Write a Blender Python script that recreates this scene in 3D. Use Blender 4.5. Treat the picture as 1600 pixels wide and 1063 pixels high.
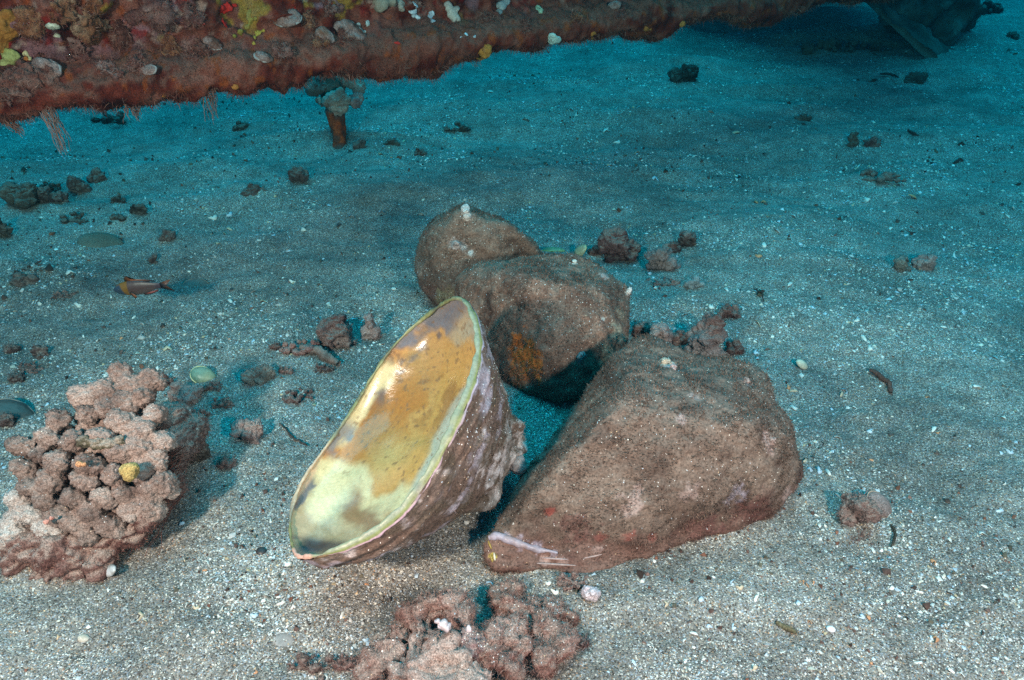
import bpy, math, random
import numpy as np
from mathutils import Vector
from mathutils.bvhtree import BVHTree

for _o in list(bpy.data.objects):
    bpy.data.objects.remove(_o)
sc = bpy.context.scene
C = sc.collection

# ------------------------------------------------------------------ camera
CAM_H = 0.62
PITCH = math.radians(34.0)
HFOV = math.radians(70.0)
cam_data = bpy.data.cameras.new('camera')
cam = bpy.data.objects.new('camera', cam_data)
C.objects.link(cam)
cam.location = (0, 0, CAM_H)
cam.rotation_euler = (math.pi / 2 - PITCH, 0, 0)
cam_data.sensor_width = 36.0
cam_data.lens = 18.0 / math.tan(HFOV / 2)
cam_data.clip_start = 0.01
cam_data.clip_end = 200.0
sc.camera = cam

# ------------------------------------------------------------------ daylight filtered by the water overhead
SUN_EL, SUN_AZ = math.radians(78), math.radians(195)
world = bpy.data.worlds.new('World')
sc.world = world
world.use_nodes = True
_nt = world.node_tree
_bg = _nt.nodes['Background']
_sky = _nt.nodes.new('ShaderNodeTexSky')
_sky.sky_type = 'NISHITA'
_sky.sun_disc = False
_sky.sun_elevation = SUN_EL
_sky.sun_rotation = SUN_AZ
_tint = _nt.nodes.new('ShaderNodeMix')
_tint.data_type = 'RGBA'
_tint.blend_type = 'MULTIPLY'
_tint.inputs['Factor'].default_value = 1.0
_nt.links.new(_sky.outputs['Color'], _tint.inputs['A'])
_tint.inputs['B'].default_value = (0.02, 0.60, 0.68, 1)      # ten metres of sea water take the red out
_nt.links.new(_tint.outputs['Result'], _bg.inputs['Color'])
_bg.inputs['Strength'].default_value = 0.105

sun_data = bpy.data.lights.new('sun', 'SUN')
sun_data.energy = 1.5
sun_data.angle = math.radians(60)
sun_data.color = (0.03, 0.75, 0.98)
sun = bpy.data.objects.new('sun', sun_data)
C.objects.link(sun)
sun.rotation_euler = (math.radians(90) - SUN_EL, 0, SUN_AZ)

# the two flash heads on the diver's camera arms: the crossed hard shadows of the photograph are theirs
def flash(name, loc, aim, power, color):
    d = bpy.data.lights.new(name, 'SPOT')
    d.energy = power
    d.color = color
    d.spot_size = math.radians(125)
    d.spot_blend = 1.0
    d.shadow_soft_size = 0.035
    o = bpy.data.objects.new(name, d)
    C.objects.link(o)
    o.location = loc
    o.rotation_euler = (Vector(aim) - Vector(loc)).to_track_quat('-Z', 'Y').to_euler()
flash('flash_lamp', (-0.50, -0.08, 0.68), (-0.22, 1.10, 0.08), 80, (1.0, 0.39, 0.31))
flash('flash_lamp', (0.50, -0.12, 0.66), (0.25, 1.00, 0.0), 70, (1.0, 0.39, 0.32))

vs = sc.view_settings
sc.display_settings.display_device = 'sRGB'
vs.view_transform = 'Standard'
vs.look = 'None'
vs.exposure = 0.65
vs.gamma = 1.0
vs.use_curve_mapping = False
sc.render.engine = 'CYCLES'
sc.cycles.use_denoising = False
sc.cycles.max_bounces = 5
sc.cycles.diffuse_bounces = 2
sc.cycles.glossy_bounces = 2
sc.cycles.volume_bounces = 0
sc.cycles.use_adaptive_sampling = True

# ------------------------------------------------------------------ pixel helpers (1600 x 1063 photograph)
FPX = 800.0 / math.tan(HFOV / 2)
FWD = np.array([0, math.cos(PITCH), -math.sin(PITCH)])
UP = np.array([0, math.sin(PITCH), math.cos(PITCH)])
RGT = np.array([1.0, 0, 0])
CAMP = np.array([0, 0, CAM_H])

def ray(px, py):
    return FWD + RGT * ((px - 800) / FPX) + UP * ((531.5 - py) / FPX)

def at(px, py, z=0.0):
    d = ray(px, py)
    return CAMP + d * ((z - CAM_H) / d[2])

def atd(px, py, depth):
    return CAMP + ray(px, py) * depth

def depth_of(p):
    return float(np.dot(np.asarray(p) - CAMP, FWD))

def mpp(p):
    return depth_of(p) / FPX

# ------------------------------------------------------------------ noise
def _hash(i, j, k, seed):
    h = (i * 374761393 + j * 668265263 + k * 2147483647 + seed * 1274126177) & 0xffffffff
    h = ((h ^ (h >> 13)) * 1274126177) & 0xffffffff
    h = ((h ^ (h >> 16)) * 2246822519) & 0xffffffff
    return ((h ^ (h >> 15)) & 0xffffff) / float(0xffffff)

def vnoise(p, seed=0):
    p = np.asarray(p, dtype=np.float64)
    i = np.floor(p).astype(np.int64)
    f = p - i
    u = f * f * f * (f * (f * 6 - 15) + 10)
    r = 0
    for a in (0, 1):
        wa = u[..., 0] if a else 1 - u[..., 0]
        for b in (0, 1):
            wb = u[..., 1] if b else 1 - u[..., 1]
            for c in (0, 1):
                wc = u[..., 2] if c else 1 - u[..., 2]
                r = r + wa * wb * wc * _hash(i[..., 0] + a, i[..., 1] + b, i[..., 2] + c, seed)
    return r * 2 - 1

def fbm(p, freq, octaves=4, seed=0, gain=0.5):
    p = np.asarray(p, dtype=np.float64)
    s, a = 0, 1.0
    for o in range(octaves):
        s = s + a * vnoise(p * freq + 17.3 * o, seed + o * 7)
        freq *= 2.03
        a *= gain
    return s

def worley(p, freq, seed=0):
    p = np.asarray(p, dtype=np.float64) * freq
    i = np.floor(p).astype(np.int64)
    best = np.full(p.shape[:-1], 9.0)
    for a in (-1, 0, 1):
        for b in (-1, 0, 1):
            for c in (-1, 0, 1):
                q = i + np.array([a, b, c])
                pt = np.stack([_hash(q[..., 0], q[..., 1], q[..., 2], seed + s) for s in (0, 31, 77)], -1) + q
                best = np.minimum(best, ((pt - p) ** 2).sum(-1))
    return np.sqrt(best)

def smooth(a, b, x):
    t = np.clip((x - a) / (b - a), 0, 1)
    return t * t * (3 - 2 * t)

def lerp(a, b, t):
    return a + (b - a) * t

def H(x, y):
    x = np.asarray(x, dtype=np.float64)
    y = np.asarray(y, dtype=np.float64)
    p = np.stack([x, y, np.zeros_like(x)], -1)
    rr = np.sqrt(x * x + y * y)
    far = smooth(0.9, 2.2, rr)
    h = fbm(p * np.array([0.7, 1.25, 1]), 3.1, 3, 5) * (0.007 + 0.024 * far)
    h = h + fbm(p * np.array([0.8, 1.5, 1]), 13.0, 4, 11) * 0.0046
    rid = 1 - np.abs(vnoise(p * np.array([1.6, 4.2, 1]) + 3.7, 23))
    h = h + (rid ** 3 - 0.3) * 0.012 * smooth(0.8, 1.3, rr)
    h = h + fbm(p, 60.0, 3, 41) * 0.0011
    return h - 0.004

def ground_at(px, py):
    z = 0.0
    for _ in range(6):
        p = at(px, py, z)
        z = float(H(p[0], p[1]))
    return at(px, py, z)

# ------------------------------------------------------------------ mesh helpers
def build_mesh(name, V, F, mat, col=None, smooth_shade=True):
    V = np.ascontiguousarray(V, dtype=np.float32)
    me = bpy.data.meshes.new(name)
    if not isinstance(F, (list, tuple)):
        F = [F]
    F = [np.asarray(f, dtype=np.int32) for f in F if len(f)]
    loops = np.concatenate([f.ravel() for f in F])
    tot = np.concatenate([np.full(len(f), f.shape[1], dtype=np.int32) for f in F])
    start = np.concatenate([[0], np.cumsum(tot)[:-1]]).astype(np.int32)
    me.vertices.add(len(V))
    me.vertices.foreach_set('co', V.ravel())
    me.loops.add(len(loops))
    me.loops.foreach_set('vertex_index', loops)
    me.polygons.add(len(tot))
    me.polygons.foreach_set('loop_start', start)
    me.polygons.foreach_set('loop_total', tot)
    if smooth_shade:
        me.polygons.foreach_set('use_smooth', np.ones(len(tot), dtype=bool))
    me.update(calc_edges=True)
    if col is not None:
        a = me.color_attributes.new('Col', 'FLOAT_COLOR', 'POINT')
        c4 = np.ones((len(V), 4), dtype=np.float32)
        c4[:, :3] = np.clip(col, 0, 1)
        a.data.foreach_set('color', c4.ravel())
    if mat is not None:
        me.materials.append(mat)
    return me

def link(name, me, parent=None):
    o = bpy.data.objects.new(name, me)
    C.objects.link(o)
    if parent is not None:
        o.parent = parent
    return o

def mk(name, V, F, mat, parent=None, col=None, smooth_shade=True, origin=None):
    """V in world coordinates; stored relative to the parent's place or to an origin"""
    V = np.asarray(V, dtype=np.float64)
    if parent is not None:
        off = np.array(world_loc(parent))
    elif origin is not None:
        off = np.asarray(origin, dtype=np.float64)
    else:
        off = np.zeros(3)
    o = link(name, build_mesh(name, V - off, F, mat, col, smooth_shade), parent)
    if parent is None:
        o.location = off
    return o

def world_loc(o):
    p = Vector((0, 0, 0))
    while o is not None:
        p = p + o.location
        o = o.parent
    return p

def tag(o, label=None, cat=None, group=None, kind=None):
    if label: o['label'] = label
    if cat: o['category'] = cat
    if group: o['group'] = group
    if kind: o['kind'] = kind
    return o

def thing(name, loc, label, cat, group=None):
    o = bpy.data.objects.new(name, None)
    o.empty_display_size = 0.02
    C.objects.link(o)
    o.location = [float(v) for v in loc]
    return tag(o, label, cat, group)

def grid_faces(nu, nv, wrap_u=False, wrap_v=False):
    iu = np.arange(nu if wrap_u else nu - 1)
    iv = np.arange(nv if wrap_v else nv - 1)
    a, b = np.meshgrid(iu, iv, indexing='ij')
    a2, b2 = (a + 1) % nu, (b + 1) % nv
    return np.stack([a * nv + b, a2 * nv + b, a2 * nv + b2, a * nv + b2], -1).reshape(-1, 4)

def tri_of(F):
    out = []
    for f in (F if isinstance(F, (list, tuple)) else [F]):
        f = np.asarray(f)
        if f.shape[1] == 4:
            out += [f[:, [0, 1, 2]], f[:, [0, 2, 3]]]
        else:
            out.append(f)
    return np.concatenate(out)

def vert_normals(V, F):
    T = tri_of(F)
    n = np.cross(V[T[:, 1]] - V[T[:, 0]], V[T[:, 2]] - V[T[:, 0]])
    N = np.zeros_like(V)
    for k in range(3):
        np.add.at(N, T[:, k], n)
    return N / (np.linalg.norm(N, axis=1, keepdims=True) + 1e-12)

def scatter(V, F, n, rng, weight=None):
    """random points, normals and a source triangle on a surface"""
    T = tri_of(F)
    a, b, c = V[T[:, 0]], V[T[:, 1]], V[T[:, 2]]
    nn = np.cross(b - a, c - a)
    area = np.linalg.norm(nn, axis=1)
    w = area.copy()
    if weight is not None:
        w = w * np.clip(weight[T].mean(1), 0, None)
    w = w / w.sum()
    idx = rng.choice(len(T), n, p=w)
    r1 = np.sqrt(rng.random(n))[:, None]
    r2 = rng.random(n)[:, None]
    P = a[idx] * (1 - r1) + b[idx] * (r1 * (1 - r2)) + c[idx] * (r1 * r2)
    N = nn[idx] / (area[idx, None] + 1e-15)
    return P, N, T[idx]

def strands(P, N, length, width, rng, curl=0.6, droop=0.0):
    """thin bent tapering blades, three triangles each"""
    n = len(P)
    L = length * (0.5 + rng.random((n, 1)))
    d = N + curl * rng.normal(size=(n, 3))
    d /= np.linalg.norm(d, axis=1, keepdims=True)
    d2 = d + curl * rng.normal(size=(n, 3)) + np.array([0, 0, -droop])
    d2 /= np.linalg.norm(d2, axis=1, keepdims=True)
    side = np.cross(d, rng.normal(size=(n, 3)))
    side /= np.linalg.norm(side, axis=1, keepdims=True) + 1e-9
    w = width * (0.7 + 0.6 * rng.random((n, 1)))
    a = P - side * w * 0.5 - N * width * 0.5
    b = P + side * w * 0.5 - N * width * 0.5
    m = P + d * L * 0.5
    c = m + side * w * 0.4
    e = m - side * w * 0.4
    t = m + d2 * L * 0.5
    V = np.stack([a, b, c, e, t], 1).reshape(-1, 3)
    k = np.arange(n)[:, None] * 5
    T = np.concatenate([k + np.array([[0, 1, 2]]), k + np.array([[0, 2, 3]]), k + np.array([[3, 2, 4]])])
    return V, T

def turf(V, F, n, length, width, mat, parent, pal, rng, weight=None, curl=0.6, droop=0.0, name='algae_turf', tint=None):
    P, N, T = scatter(V, F, n, rng, weight)
    SV, ST = strands(P, N, length, width, rng, curl, droop)
    pal = np.asarray(pal)
    c = pal[rng.integers(0, len(pal), n)] * (0.5 + 1.0 * rng.random((n, 1)))
    if tint is not None:
        c = c * 0.5 + tint[T[:, 0]] * 0.5 * (0.5 + 1.0 * rng.random((n, 1)))
    o = mk(name, SV, ST, mat, parent, np.repeat(c, 5, 0), smooth_shade=False)
    tag(o, kind='stuff')
    return o

def flakes(P, N, size, rng, flat=0.35):
    """small faceted chips, four triangles each"""
    n = len(P)
    t = np.cross(N, rng.normal(size=(n, 3)))
    t /= np.linalg.norm(t, axis=1, keepdims=True) + 1e-9
    b = np.cross(N, t)
    s = np.asarray(size).reshape(-1, 1) * 0.5
    asp = 0.45 + 0.55 * rng.random((n, 1))
    vs_ = []
    for k in range(4):
        an = k * math.pi / 2 + rng.normal(size=(n, 1)) * 0.3
        rr = s * (0.75 + 0.4 * rng.random((n, 1)))
        vs_.append(P + t * np.cos(an) * rr + b * np.sin(an) * rr * asp + N * s * 0.25 * (rng.random((n, 1)) - 0.4))
    vs_.append(P + N * s * flat * (0.8 + rng.random((n, 1))) + t * s * 0.3 * rng.normal(size=(n, 1)))
    V = np.stack(vs_, 1).reshape(-1, 3)
    k = np.arange(n)[:, None] * 5
    T = np.concatenate([k + np.array([[i, (i + 1) % 4, 4]]) for i in range(4)])
    return V, T

CHIP = np.array([[.78, .76, .70], [.72, .66, .54], [.60, .68, .74], [.46, .56, .64], [.62, .44, .26],
                 [.66, .62, .58], [.30, .22, .17], [.12, .10, .09], [.55, .50, .46], [.62, .32, .22]])
CHIP_W = np.array([.26, .13, .11, .07, .06, .16, .06, .06, .08, .01])

def dust(V, F, n, size, mat, parent, rng, weight=None, name='sand_dusting'):
    P, N, _ = scatter(V, F, n, rng, weight)
    FV, FT = flakes(P, N, size * (0.5 + rng.random(n)), rng)
    c = CHIP[rng.choice(len(CHIP), n, p=CHIP_W / CHIP_W.sum())]
    o = mk(name, FV, FT, mat, parent, np.repeat(c, 5, 0), smooth_shade=False)
    return tag(o, kind='stuff')

def tube(path, radii, ns=8, cap=True, sq=None):
    path = np.asarray(path, dtype=np.float64)
    radii = np.broadcast_to(np.asarray(radii, dtype=np.float64), (len(path),))
    tan = np.gradient(path, axis=0)
    tan /= np.linalg.norm(tan, axis=1, keepdims=True) + 1e-12
    ref = np.array([0.31, 0.17, 0.93])
    s = np.cross(tan, ref)
    s /= np.linalg.norm(s, axis=1, keepdims=True) + 1e-12
    b = np.cross(tan, s)
    an = np.arange(ns) * 2 * math.pi / ns
    V = path[:, None, :] + radii[:, None, None] * (np.cos(an)[None, :, None] * s[:, None, :] + np.sin(an)[None, :, None] * b[:, None, :])
    F = grid_faces(len(path), ns, False, True)
    V = V.reshape(-1, 3)
    if cap:
        V = np.concatenate([V, path[:1], path[-1:]])
        k = np.arange(ns)
        c0, c1 = len(V) - 2, len(V) - 1
        T = np.concatenate([np.stack([k, (k + 1) % ns, np.full(ns, c0)], -1)[:, ::-1],
                            np.stack([k, (k + 1) % ns, np.full(ns, c1)], -1) + np.array([(len(path) - 1) * ns, (len(path) - 1) * ns, 0])])
        return V, [F, T]
    return V, F

def uv_ball(c, r, nu=24, nv=14, scale=(1, 1, 1), rot=None):
    th = np.arange(nu) * 2 * math.pi / nu
    ph = np.linspace(0.02, math.pi - 0.02, nv)
    a, b = np.meshgrid(th, ph, indexing='ij')
    d = np.stack([np.sin(b) * np.cos(a), np.sin(b) * np.sin(a), np.cos(b)], -1).reshape(-1, 3) * np.asarray(scale)
    if rot is not None:
        d = d @ np.asarray(rot).T
    return np.asarray(c) + d * r, grid_faces(nu, nv, True, False)

def basis(n):
    n = np.asarray(n, dtype=np.float64)
    n = n / np.linalg.norm(n)
    t = np.cross(n, [0.2, 0.9, 0.37])
    t /= np.linalg.norm(t)
    return np.stack([t, np.cross(n, t), n], 1)

def remeshed(V, F, voxel, relax=3):
    """one continuous skin over overlapping lumps"""
    me = build_mesh('tmp', V, F, None)
    o = bpy.data.objects.new('tmp', me)
    C.objects.link(o)
    m = o.modifiers.new('r', 'REMESH')
    m.mode = 'VOXEL'
    m.voxel_size = voxel
    dg = bpy.context.evaluated_depsgraph_get()
    ev = o.evaluated_get(dg)
    em = ev.to_mesh()
    nv, npoly = len(em.vertices), len(em.polygons)
    co = np.empty(nv * 3, dtype=np.float32)
    em.vertices.foreach_get('co', co)
    nl = len(em.loops)
    li = np.empty(nl, dtype=np.int32)
    em.loops.foreach_get('vertex_index', li)
    tot = np.empty(npoly, dtype=np.int32)
    em.polygons.foreach_get('loop_total', tot)
    st = np.empty(npoly, dtype=np.int32)
    em.polygons.foreach_get('loop_start', st)
    q = st[tot == 4][:, None] + np.arange(4)
    t = st[tot == 3][:, None] + np.arange(3)
    faces = [li[q]] + ([li[t]] if len(t) else [])
    ev.to_mesh_clear()
    bpy.data.objects.remove(o)
    bpy.data.meshes.remove(me)
    V2 = co.reshape(-1, 3).astype(np.float64)
    # relax the voxel stair steps
    E = np.concatenate([faces[0][:, [0, 1]], faces[0][:, [1, 2]], faces[0][:, [2, 3]], faces[0][:, [3, 0]]])
    cnt = np.zeros(len(V2))
    np.add.at(cnt, E[:, 0], 1)
    cnt[cnt == 0] = 1
    for _ in range(relax):
        acc = np.zeros_like(V2)
        np.add.at(acc, E[:, 0], V2[E[:, 1]])
        V2 = np.where((cnt > 1)[:, None], V2 * 0.4 + 0.6 * acc / cnt[:, None], V2)
    return V2, faces

def lumps(balls, voxel, seed=0, rough=0.25, warts=0.0, wart_freq=220, lump_freq=None):
    """overlapping balls (centre, radius[, scale, rot]) fused, then weathered; returns V, F, N"""
    Vs, Fs, n = [], [], 0
    rr = np.mean([b[1] for b in balls])
    for b in balls:
        v, f = uv_ball(b[0], b[1], 20, 12, b[2] if len(b) > 2 else (1, 1, 1), b[3] if len(b) > 3 else None)
        v = np.concatenate([v, [np.mean(v.reshape(20, 12, 3)[:, 0], 0), np.mean(v.reshape(20, 12, 3)[:, -1], 0)]])
        k = np.arange(20)
        t = np.concatenate([np.stack([k * 12, ((k + 1) % 20) * 12, np.full(20, 240)], -1)[:, ::-1],
                            np.stack([k * 12 + 11, ((k + 1) % 20) * 12 + 11, np.full(20, 241)], -1)])
        Vs.append(v)
        Fs.append((f + n, t + n))
        n += len(v)
    V = np.concatenate(Vs)
    V, F = remeshed(V, [np.concatenate([f[0] for f in Fs]), np.concatenate([f[1] for f in Fs])], voxel)
    N = vert_normals(V, F)
    lf = lump_freq or 0.55 / rr
    d = fbm(V, lf, 5, seed, 0.58) * rr * rough
    d = d - (1 - np.abs(vnoise(V * lf * 1.7 + 5, seed + 2))) ** 6 * rr * rough * 0.6
    if warts:
        d = d + (0.55 - worley(V, wart_freq, seed + 3)) * warts
    V = V + N * d[:, None]
    return V, F, vert_normals(V, F)

def blotch(V, N, pal, seed, freq=40, dustc=None, dust_amt=0.6):
    pal = np.asarray(pal, dtype=np.float64)
    x = fbm(V, freq, 4, seed) * 0.5 + 0.5
    k = np.clip(x, 0, 0.999) * (len(pal) - 1)
    i = k.astype(int)
    f = (k - i)[:, None]
    c = pal[i] * (1 - f) + pal[np.minimum(i + 1, len(pal) - 1)] * f
    if dustc is not None:
        w = smooth(0.25, 0.95, N[:, 2] + 0.45 * fbm(V, freq * 2.5, 3, seed + 9)) * dust_amt
        c = c * (1 - w[:, None]) + np.asarray(dustc) * w[:, None]
    return c

# ------------------------------------------------------------------ materials
def new_mat(name):
    m = bpy.data.materials.new(name)
    m.use_nodes = True
    nt = m.node_tree
    return m, nt, nt.nodes['Principled BSDF']

def col_mat(name, rough=0.9, spec=0.2, grain=900.0, grain_amt=0.5, bump=0.5, bump_d=0.0012, bump_scale=450.0, extra=None, coat=0.0):
    """vertex pigment broken up by grain, with fine relief"""
    m, nt, bs = new_mat(name)
    at_ = nt.nodes.new('ShaderNodeAttribute')
    at_.attribute_name = 'Col'
    tc = nt.nodes.new('ShaderNodeTexCoord')
    no = nt.nodes.new('ShaderNodeTexNoise')
    no.inputs['Scale'].default_value = grain
    no.inputs['Detail'].default_value = 3
    nt.links.new(tc.outputs['Object'], no.inputs['Vector'])
    mr = nt.nodes.new('ShaderNodeMapRange')
    mr.inputs['From Min'].default_value = 0.3
    mr.inputs['From Max'].default_value = 0.7
    mr.inputs['To Min'].default_value = 1 - grain_amt
    mr.inputs['To Max'].default_value = 1 + grain_amt
    nt.links.new(no.outputs['Fac'], mr.inputs['Value'])
    mx = nt.nodes.new('ShaderNodeVectorMath')
    mx.operation = 'SCALE'
    nt.links.new(at_.outputs['Color'], mx.inputs[0])
    nt.links.new(mr.outputs['Result'], mx.inputs['Scale'])
    nt.links.new(mx.outputs['Vector'], bs.inputs['Base Color'])
    bs.inputs['Roughness'].default_value = rough
    bs.inputs['Specular IOR Level'].default_value = spec
    if coat:
        bs.inputs['Coat Weight'].default_value = coat
        bs.inputs['Coat Roughness'].default_value = 0.12
    if bump:
        n2 = nt.nodes.new('ShaderNodeTexNoise')
        n2.inputs['Scale'].default_value = bump_scale
        n2.inputs['Detail'].default_value = 4
        n2.inputs['Roughness'].default_value = 0.65
        nt.links.new(tc.outputs['Object'], n2.inputs['Vector'])
        bp = nt.nodes.new('ShaderNodeBump')
        bp.inputs['Strength'].default_value = bump
        bp.inputs['Distance'].default_value = bump_d
        nt.links.new(n2.outputs['Fac'], bp.inputs['Height'])
        nt.links.new(bp.outputs['Normal'], bs.inputs['Normal'])
    return m

M_CRUST = col_mat('crust', 0.92, 0.15, 700, 0.55, 0.8, 0.002, 380)
M_TURF = col_mat('turf_fibre', 0.9, 0.15, 500, 0.3, 0)
M_CHIP = col_mat('shell_chip', 0.5, 0.4, 600, 0.2, 0)
M_SHELL = col_mat('shell_outer', 0.75, 0.25, 420, 0.4, 0.6, 0.0015, 300)
M_NACRE = col_mat('shell_lining', 0.24, 0.5, 320, 0.10, 0.32, 0.0016, 110, coat=0.28)
M_LIP = col_mat('shell_lip', 0.4, 0.4, 300, 0.18, 0.3, 0.0008, 240)
M_SPONGE = col_mat('sponge', 0.75, 0.25, 500, 0.3, 0.6, 0.0016, 330)
M_FISH = col_mat('fish_skin', 0.4, 0.4, 900, 0.2, 0.2, 0.0003, 900)
M_RUST = col_mat('rusted_steel', 0.85, 0.2, 300, 0.45, 0.8, 0.002, 160)

def sand_mat():
    m, nt, bs = new_mat('sand')
    L = nt.links
    tc = nt.nodes.new('ShaderNodeTexCoord')
    def noise(scale, detail=3, rough=0.6):
        n = nt.nodes.new('ShaderNodeTexNoise')
        n.inputs['Scale'].default_value = scale
        n.inputs['Detail'].default_value = detail
        n.inputs['Roughness'].default_value = rough
        L.new(tc.outputs['Object'], n.inputs['Vector'])
        return n
    # single grains
    vo = nt.nodes.new('ShaderNodeTexVoronoi')
    vo.inputs['Scale'].default_value = 760
    L.new(tc.outputs['Object'], vo.inputs['Vector'])
    sep = nt.nodes.new('ShaderNodeSeparateColor')
    L.new(vo.outputs['Color'], sep.inputs['Color'])
    rp = nt.nodes.new('ShaderNodeValToRGB')
    e = rp.color_ramp
    e.interpolation = 'CONSTANT'
    cols = [(0.0, (.07, .06, .052)), (0.12, (.15, .135, .115)), (0.36, (.22, .20, .175)), (0.56, (.17, .165, .16)),
            (0.70, (.30, .27, .225)), (0.82, (.27, .29, .31)), (0.90, (.55, .52, .46)), (0.965, (.36, .22, .13))]
    e.elements[0].position, e.elements[0].color = cols[0][0], (*cols[0][1], 1)
    e.elements[1].position, e.elements[1].color = cols[1][0], (*cols[1][1], 1)
    for p_, c_ in cols[2:]:
        x = e.elements.new(p_)
        x.color = (*c_, 1)
    L.new(sep.outputs['Red'], rp.inputs['Fac'])
    # silt and coarse drifts
    n1 = noise(5.0, 5, 0.6)
    mr = nt.nodes.new('ShaderNodeMapRange')
    mr.inputs['From Min'].default_value = 0.35
    mr.inputs['From Max'].default_value = 0.65
    mr.inputs['To Min'].default_value = 0.92
    mr.inputs['To Max'].default_value = 1.50
    L.new(n1.outputs['Fac'], mr.inputs['Value'])
    n1b = noise(28.0, 4, 0.65)
    mrb = nt.nodes.new('ShaderNodeMapRange')
    mrb.inputs['From Min'].default_value = 0.3
    mrb.inputs['From Max'].default_value = 0.7
    mrb.inputs['To Min'].default_value = 0.72
    mrb.inputs['To Max'].default_value = 1.22
    L.new(n1b.outputs['Fac'], mrb.inputs['Value'])
    mu = nt.nodes.new('ShaderNodeMath')
    mu.operation = 'MULTIPLY'
    L.new(mr.outputs['Result'], mu.inputs[0])
    L.new(mrb.outputs['Result'], mu.inputs[1])
    scl = nt.nodes.new('ShaderNodeVectorMath')
    scl.operation = 'SCALE'
    L.new(rp.outputs['Color'], scl.inputs[0])
    L.new(mu.outputs['Value'], scl.inputs['Scale'])
    L.new(scl.outputs['Vector'], bs.inputs['Base Color'])
    bs.inputs['Roughness'].default_value = 0.95
    bs.inputs['Specular IOR Level'].default_value = 0.15
    n2 = noise(330, 4, 0.7)
    b1 = nt.nodes.new('ShaderNodeBump')
    b1.inputs['Strength'].default_value = 0.9
    b1.inputs['Distance'].default_value = 0.0022
    L.new(n2.outputs['Fac'], b1.inputs['Height'])
    b2 = nt.nodes.new('ShaderNodeBump')
    b2.invert = True
    b2.inputs['Strength'].default_value = 0.8
    b2.inputs['Distance'].default_value = 0.0010
    L.new(vo.outputs['Distance'], b2.inputs['Height'])
    L.new(b1.outputs['Normal'], b2.inputs['Normal'])
    L.new(b2.outputs['Normal'], bs.inputs['Normal'])
    return m
M_SAND = sand_mat()

# ------------------------------------------------------------------ the sea bed
def build_sand():
    r = np.concatenate([np.geomspace(0.04, 0.32, 14)[:-1], np.geomspace(0.32, 5.5, 470), np.geomspace(5.5, 40, 36)[1:]])
    dense = np.radians(np.linspace(-62, 62, 680))
    rest = np.radians(np.linspace(62, 298, 70)[1:-1])
    th = np.concatenate([dense, rest])
    R, T = np.meshgrid(r, th, indexing='ij')
    x, y = R * np.sin(T), R * np.cos(T)
    V = np.stack([x, y, H(x, y)], -1).reshape(-1, 3)
    F = grid_faces(len(r), len(th), False, True)
    V = np.concatenate([V, [[0, 0, float(H(0.0, 0.0))]]])
    k = np.arange(len(th))
    T3 = np.stack([k, (k + 1) % len(th), np.full(len(th), len(V) - 1)], -1)
    o = mk('sea_bed', V, [F[:, ::-1], T3], M_SAND)
    tag(o, kind='structure')
    return o
build_sand()

# shell grit, far too many to count
def build_grit():
    rng = np.random.default_rng(4)
    n = 210000
    # even spread in the picture's wedge, thinning with distance
    u = rng.random(n)
    r = 0.34 * (3.6 / 0.34) ** (u ** 0.80)
    th = np.radians((rng.random(n) - 0.5) * 108)
    x, y = r * np.sin(th), r * np.cos(th)
    p = np.stack([x, y, 0 * x], -1)
    dens = fbm(p * np.array([1, 1.4, 1]), 4.5, 5, 71, .6) * 1.1 + 0.30
    dens += fbm(p, 24, 3, 77) * 0.6
    # finer, cleaner sand in the near left corner
    dens -= 0.7 * smooth(0.30, 0.0, np.hypot(x + 0.42, y - 0.40))
    keep = rng.random(n) < np.clip(dens, 0.05, 1)
    x, y, r = x[keep], y[keep], r[keep]
    n = len(x)
    size = np.exp(rng.normal(math.log(0.0017), 0.50, n)) * (0.58 + 0.82 * r)
    size = np.minimum(size, 0.0100)
    z = H(x, y) + size * 0.05
    N = np.stack([rng.normal(size=n) * 0.35, rng.normal(size=n) * 0.35, np.ones(n)], -1)
    N /= np.linalg.norm(N, axis=1, keepdims=True)
    V, T = flakes(np.stack([x, y, z], -1), N, size, rng, 0.4)
    c = CHIP[rng.choice(len(CHIP), n, p=CHIP_W / CHIP_W.sum())] * (0.6 + 0.45 * rng.random((n, 1)))
    o = mk('shell_grit', V, T, M_CHIP, None, np.repeat(c, 5, 0), smooth_shade=False)
    tag(o, 'fine pale shell grit scattered over the grey sand', 'grit', kind='stuff')
build_grit()

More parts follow.
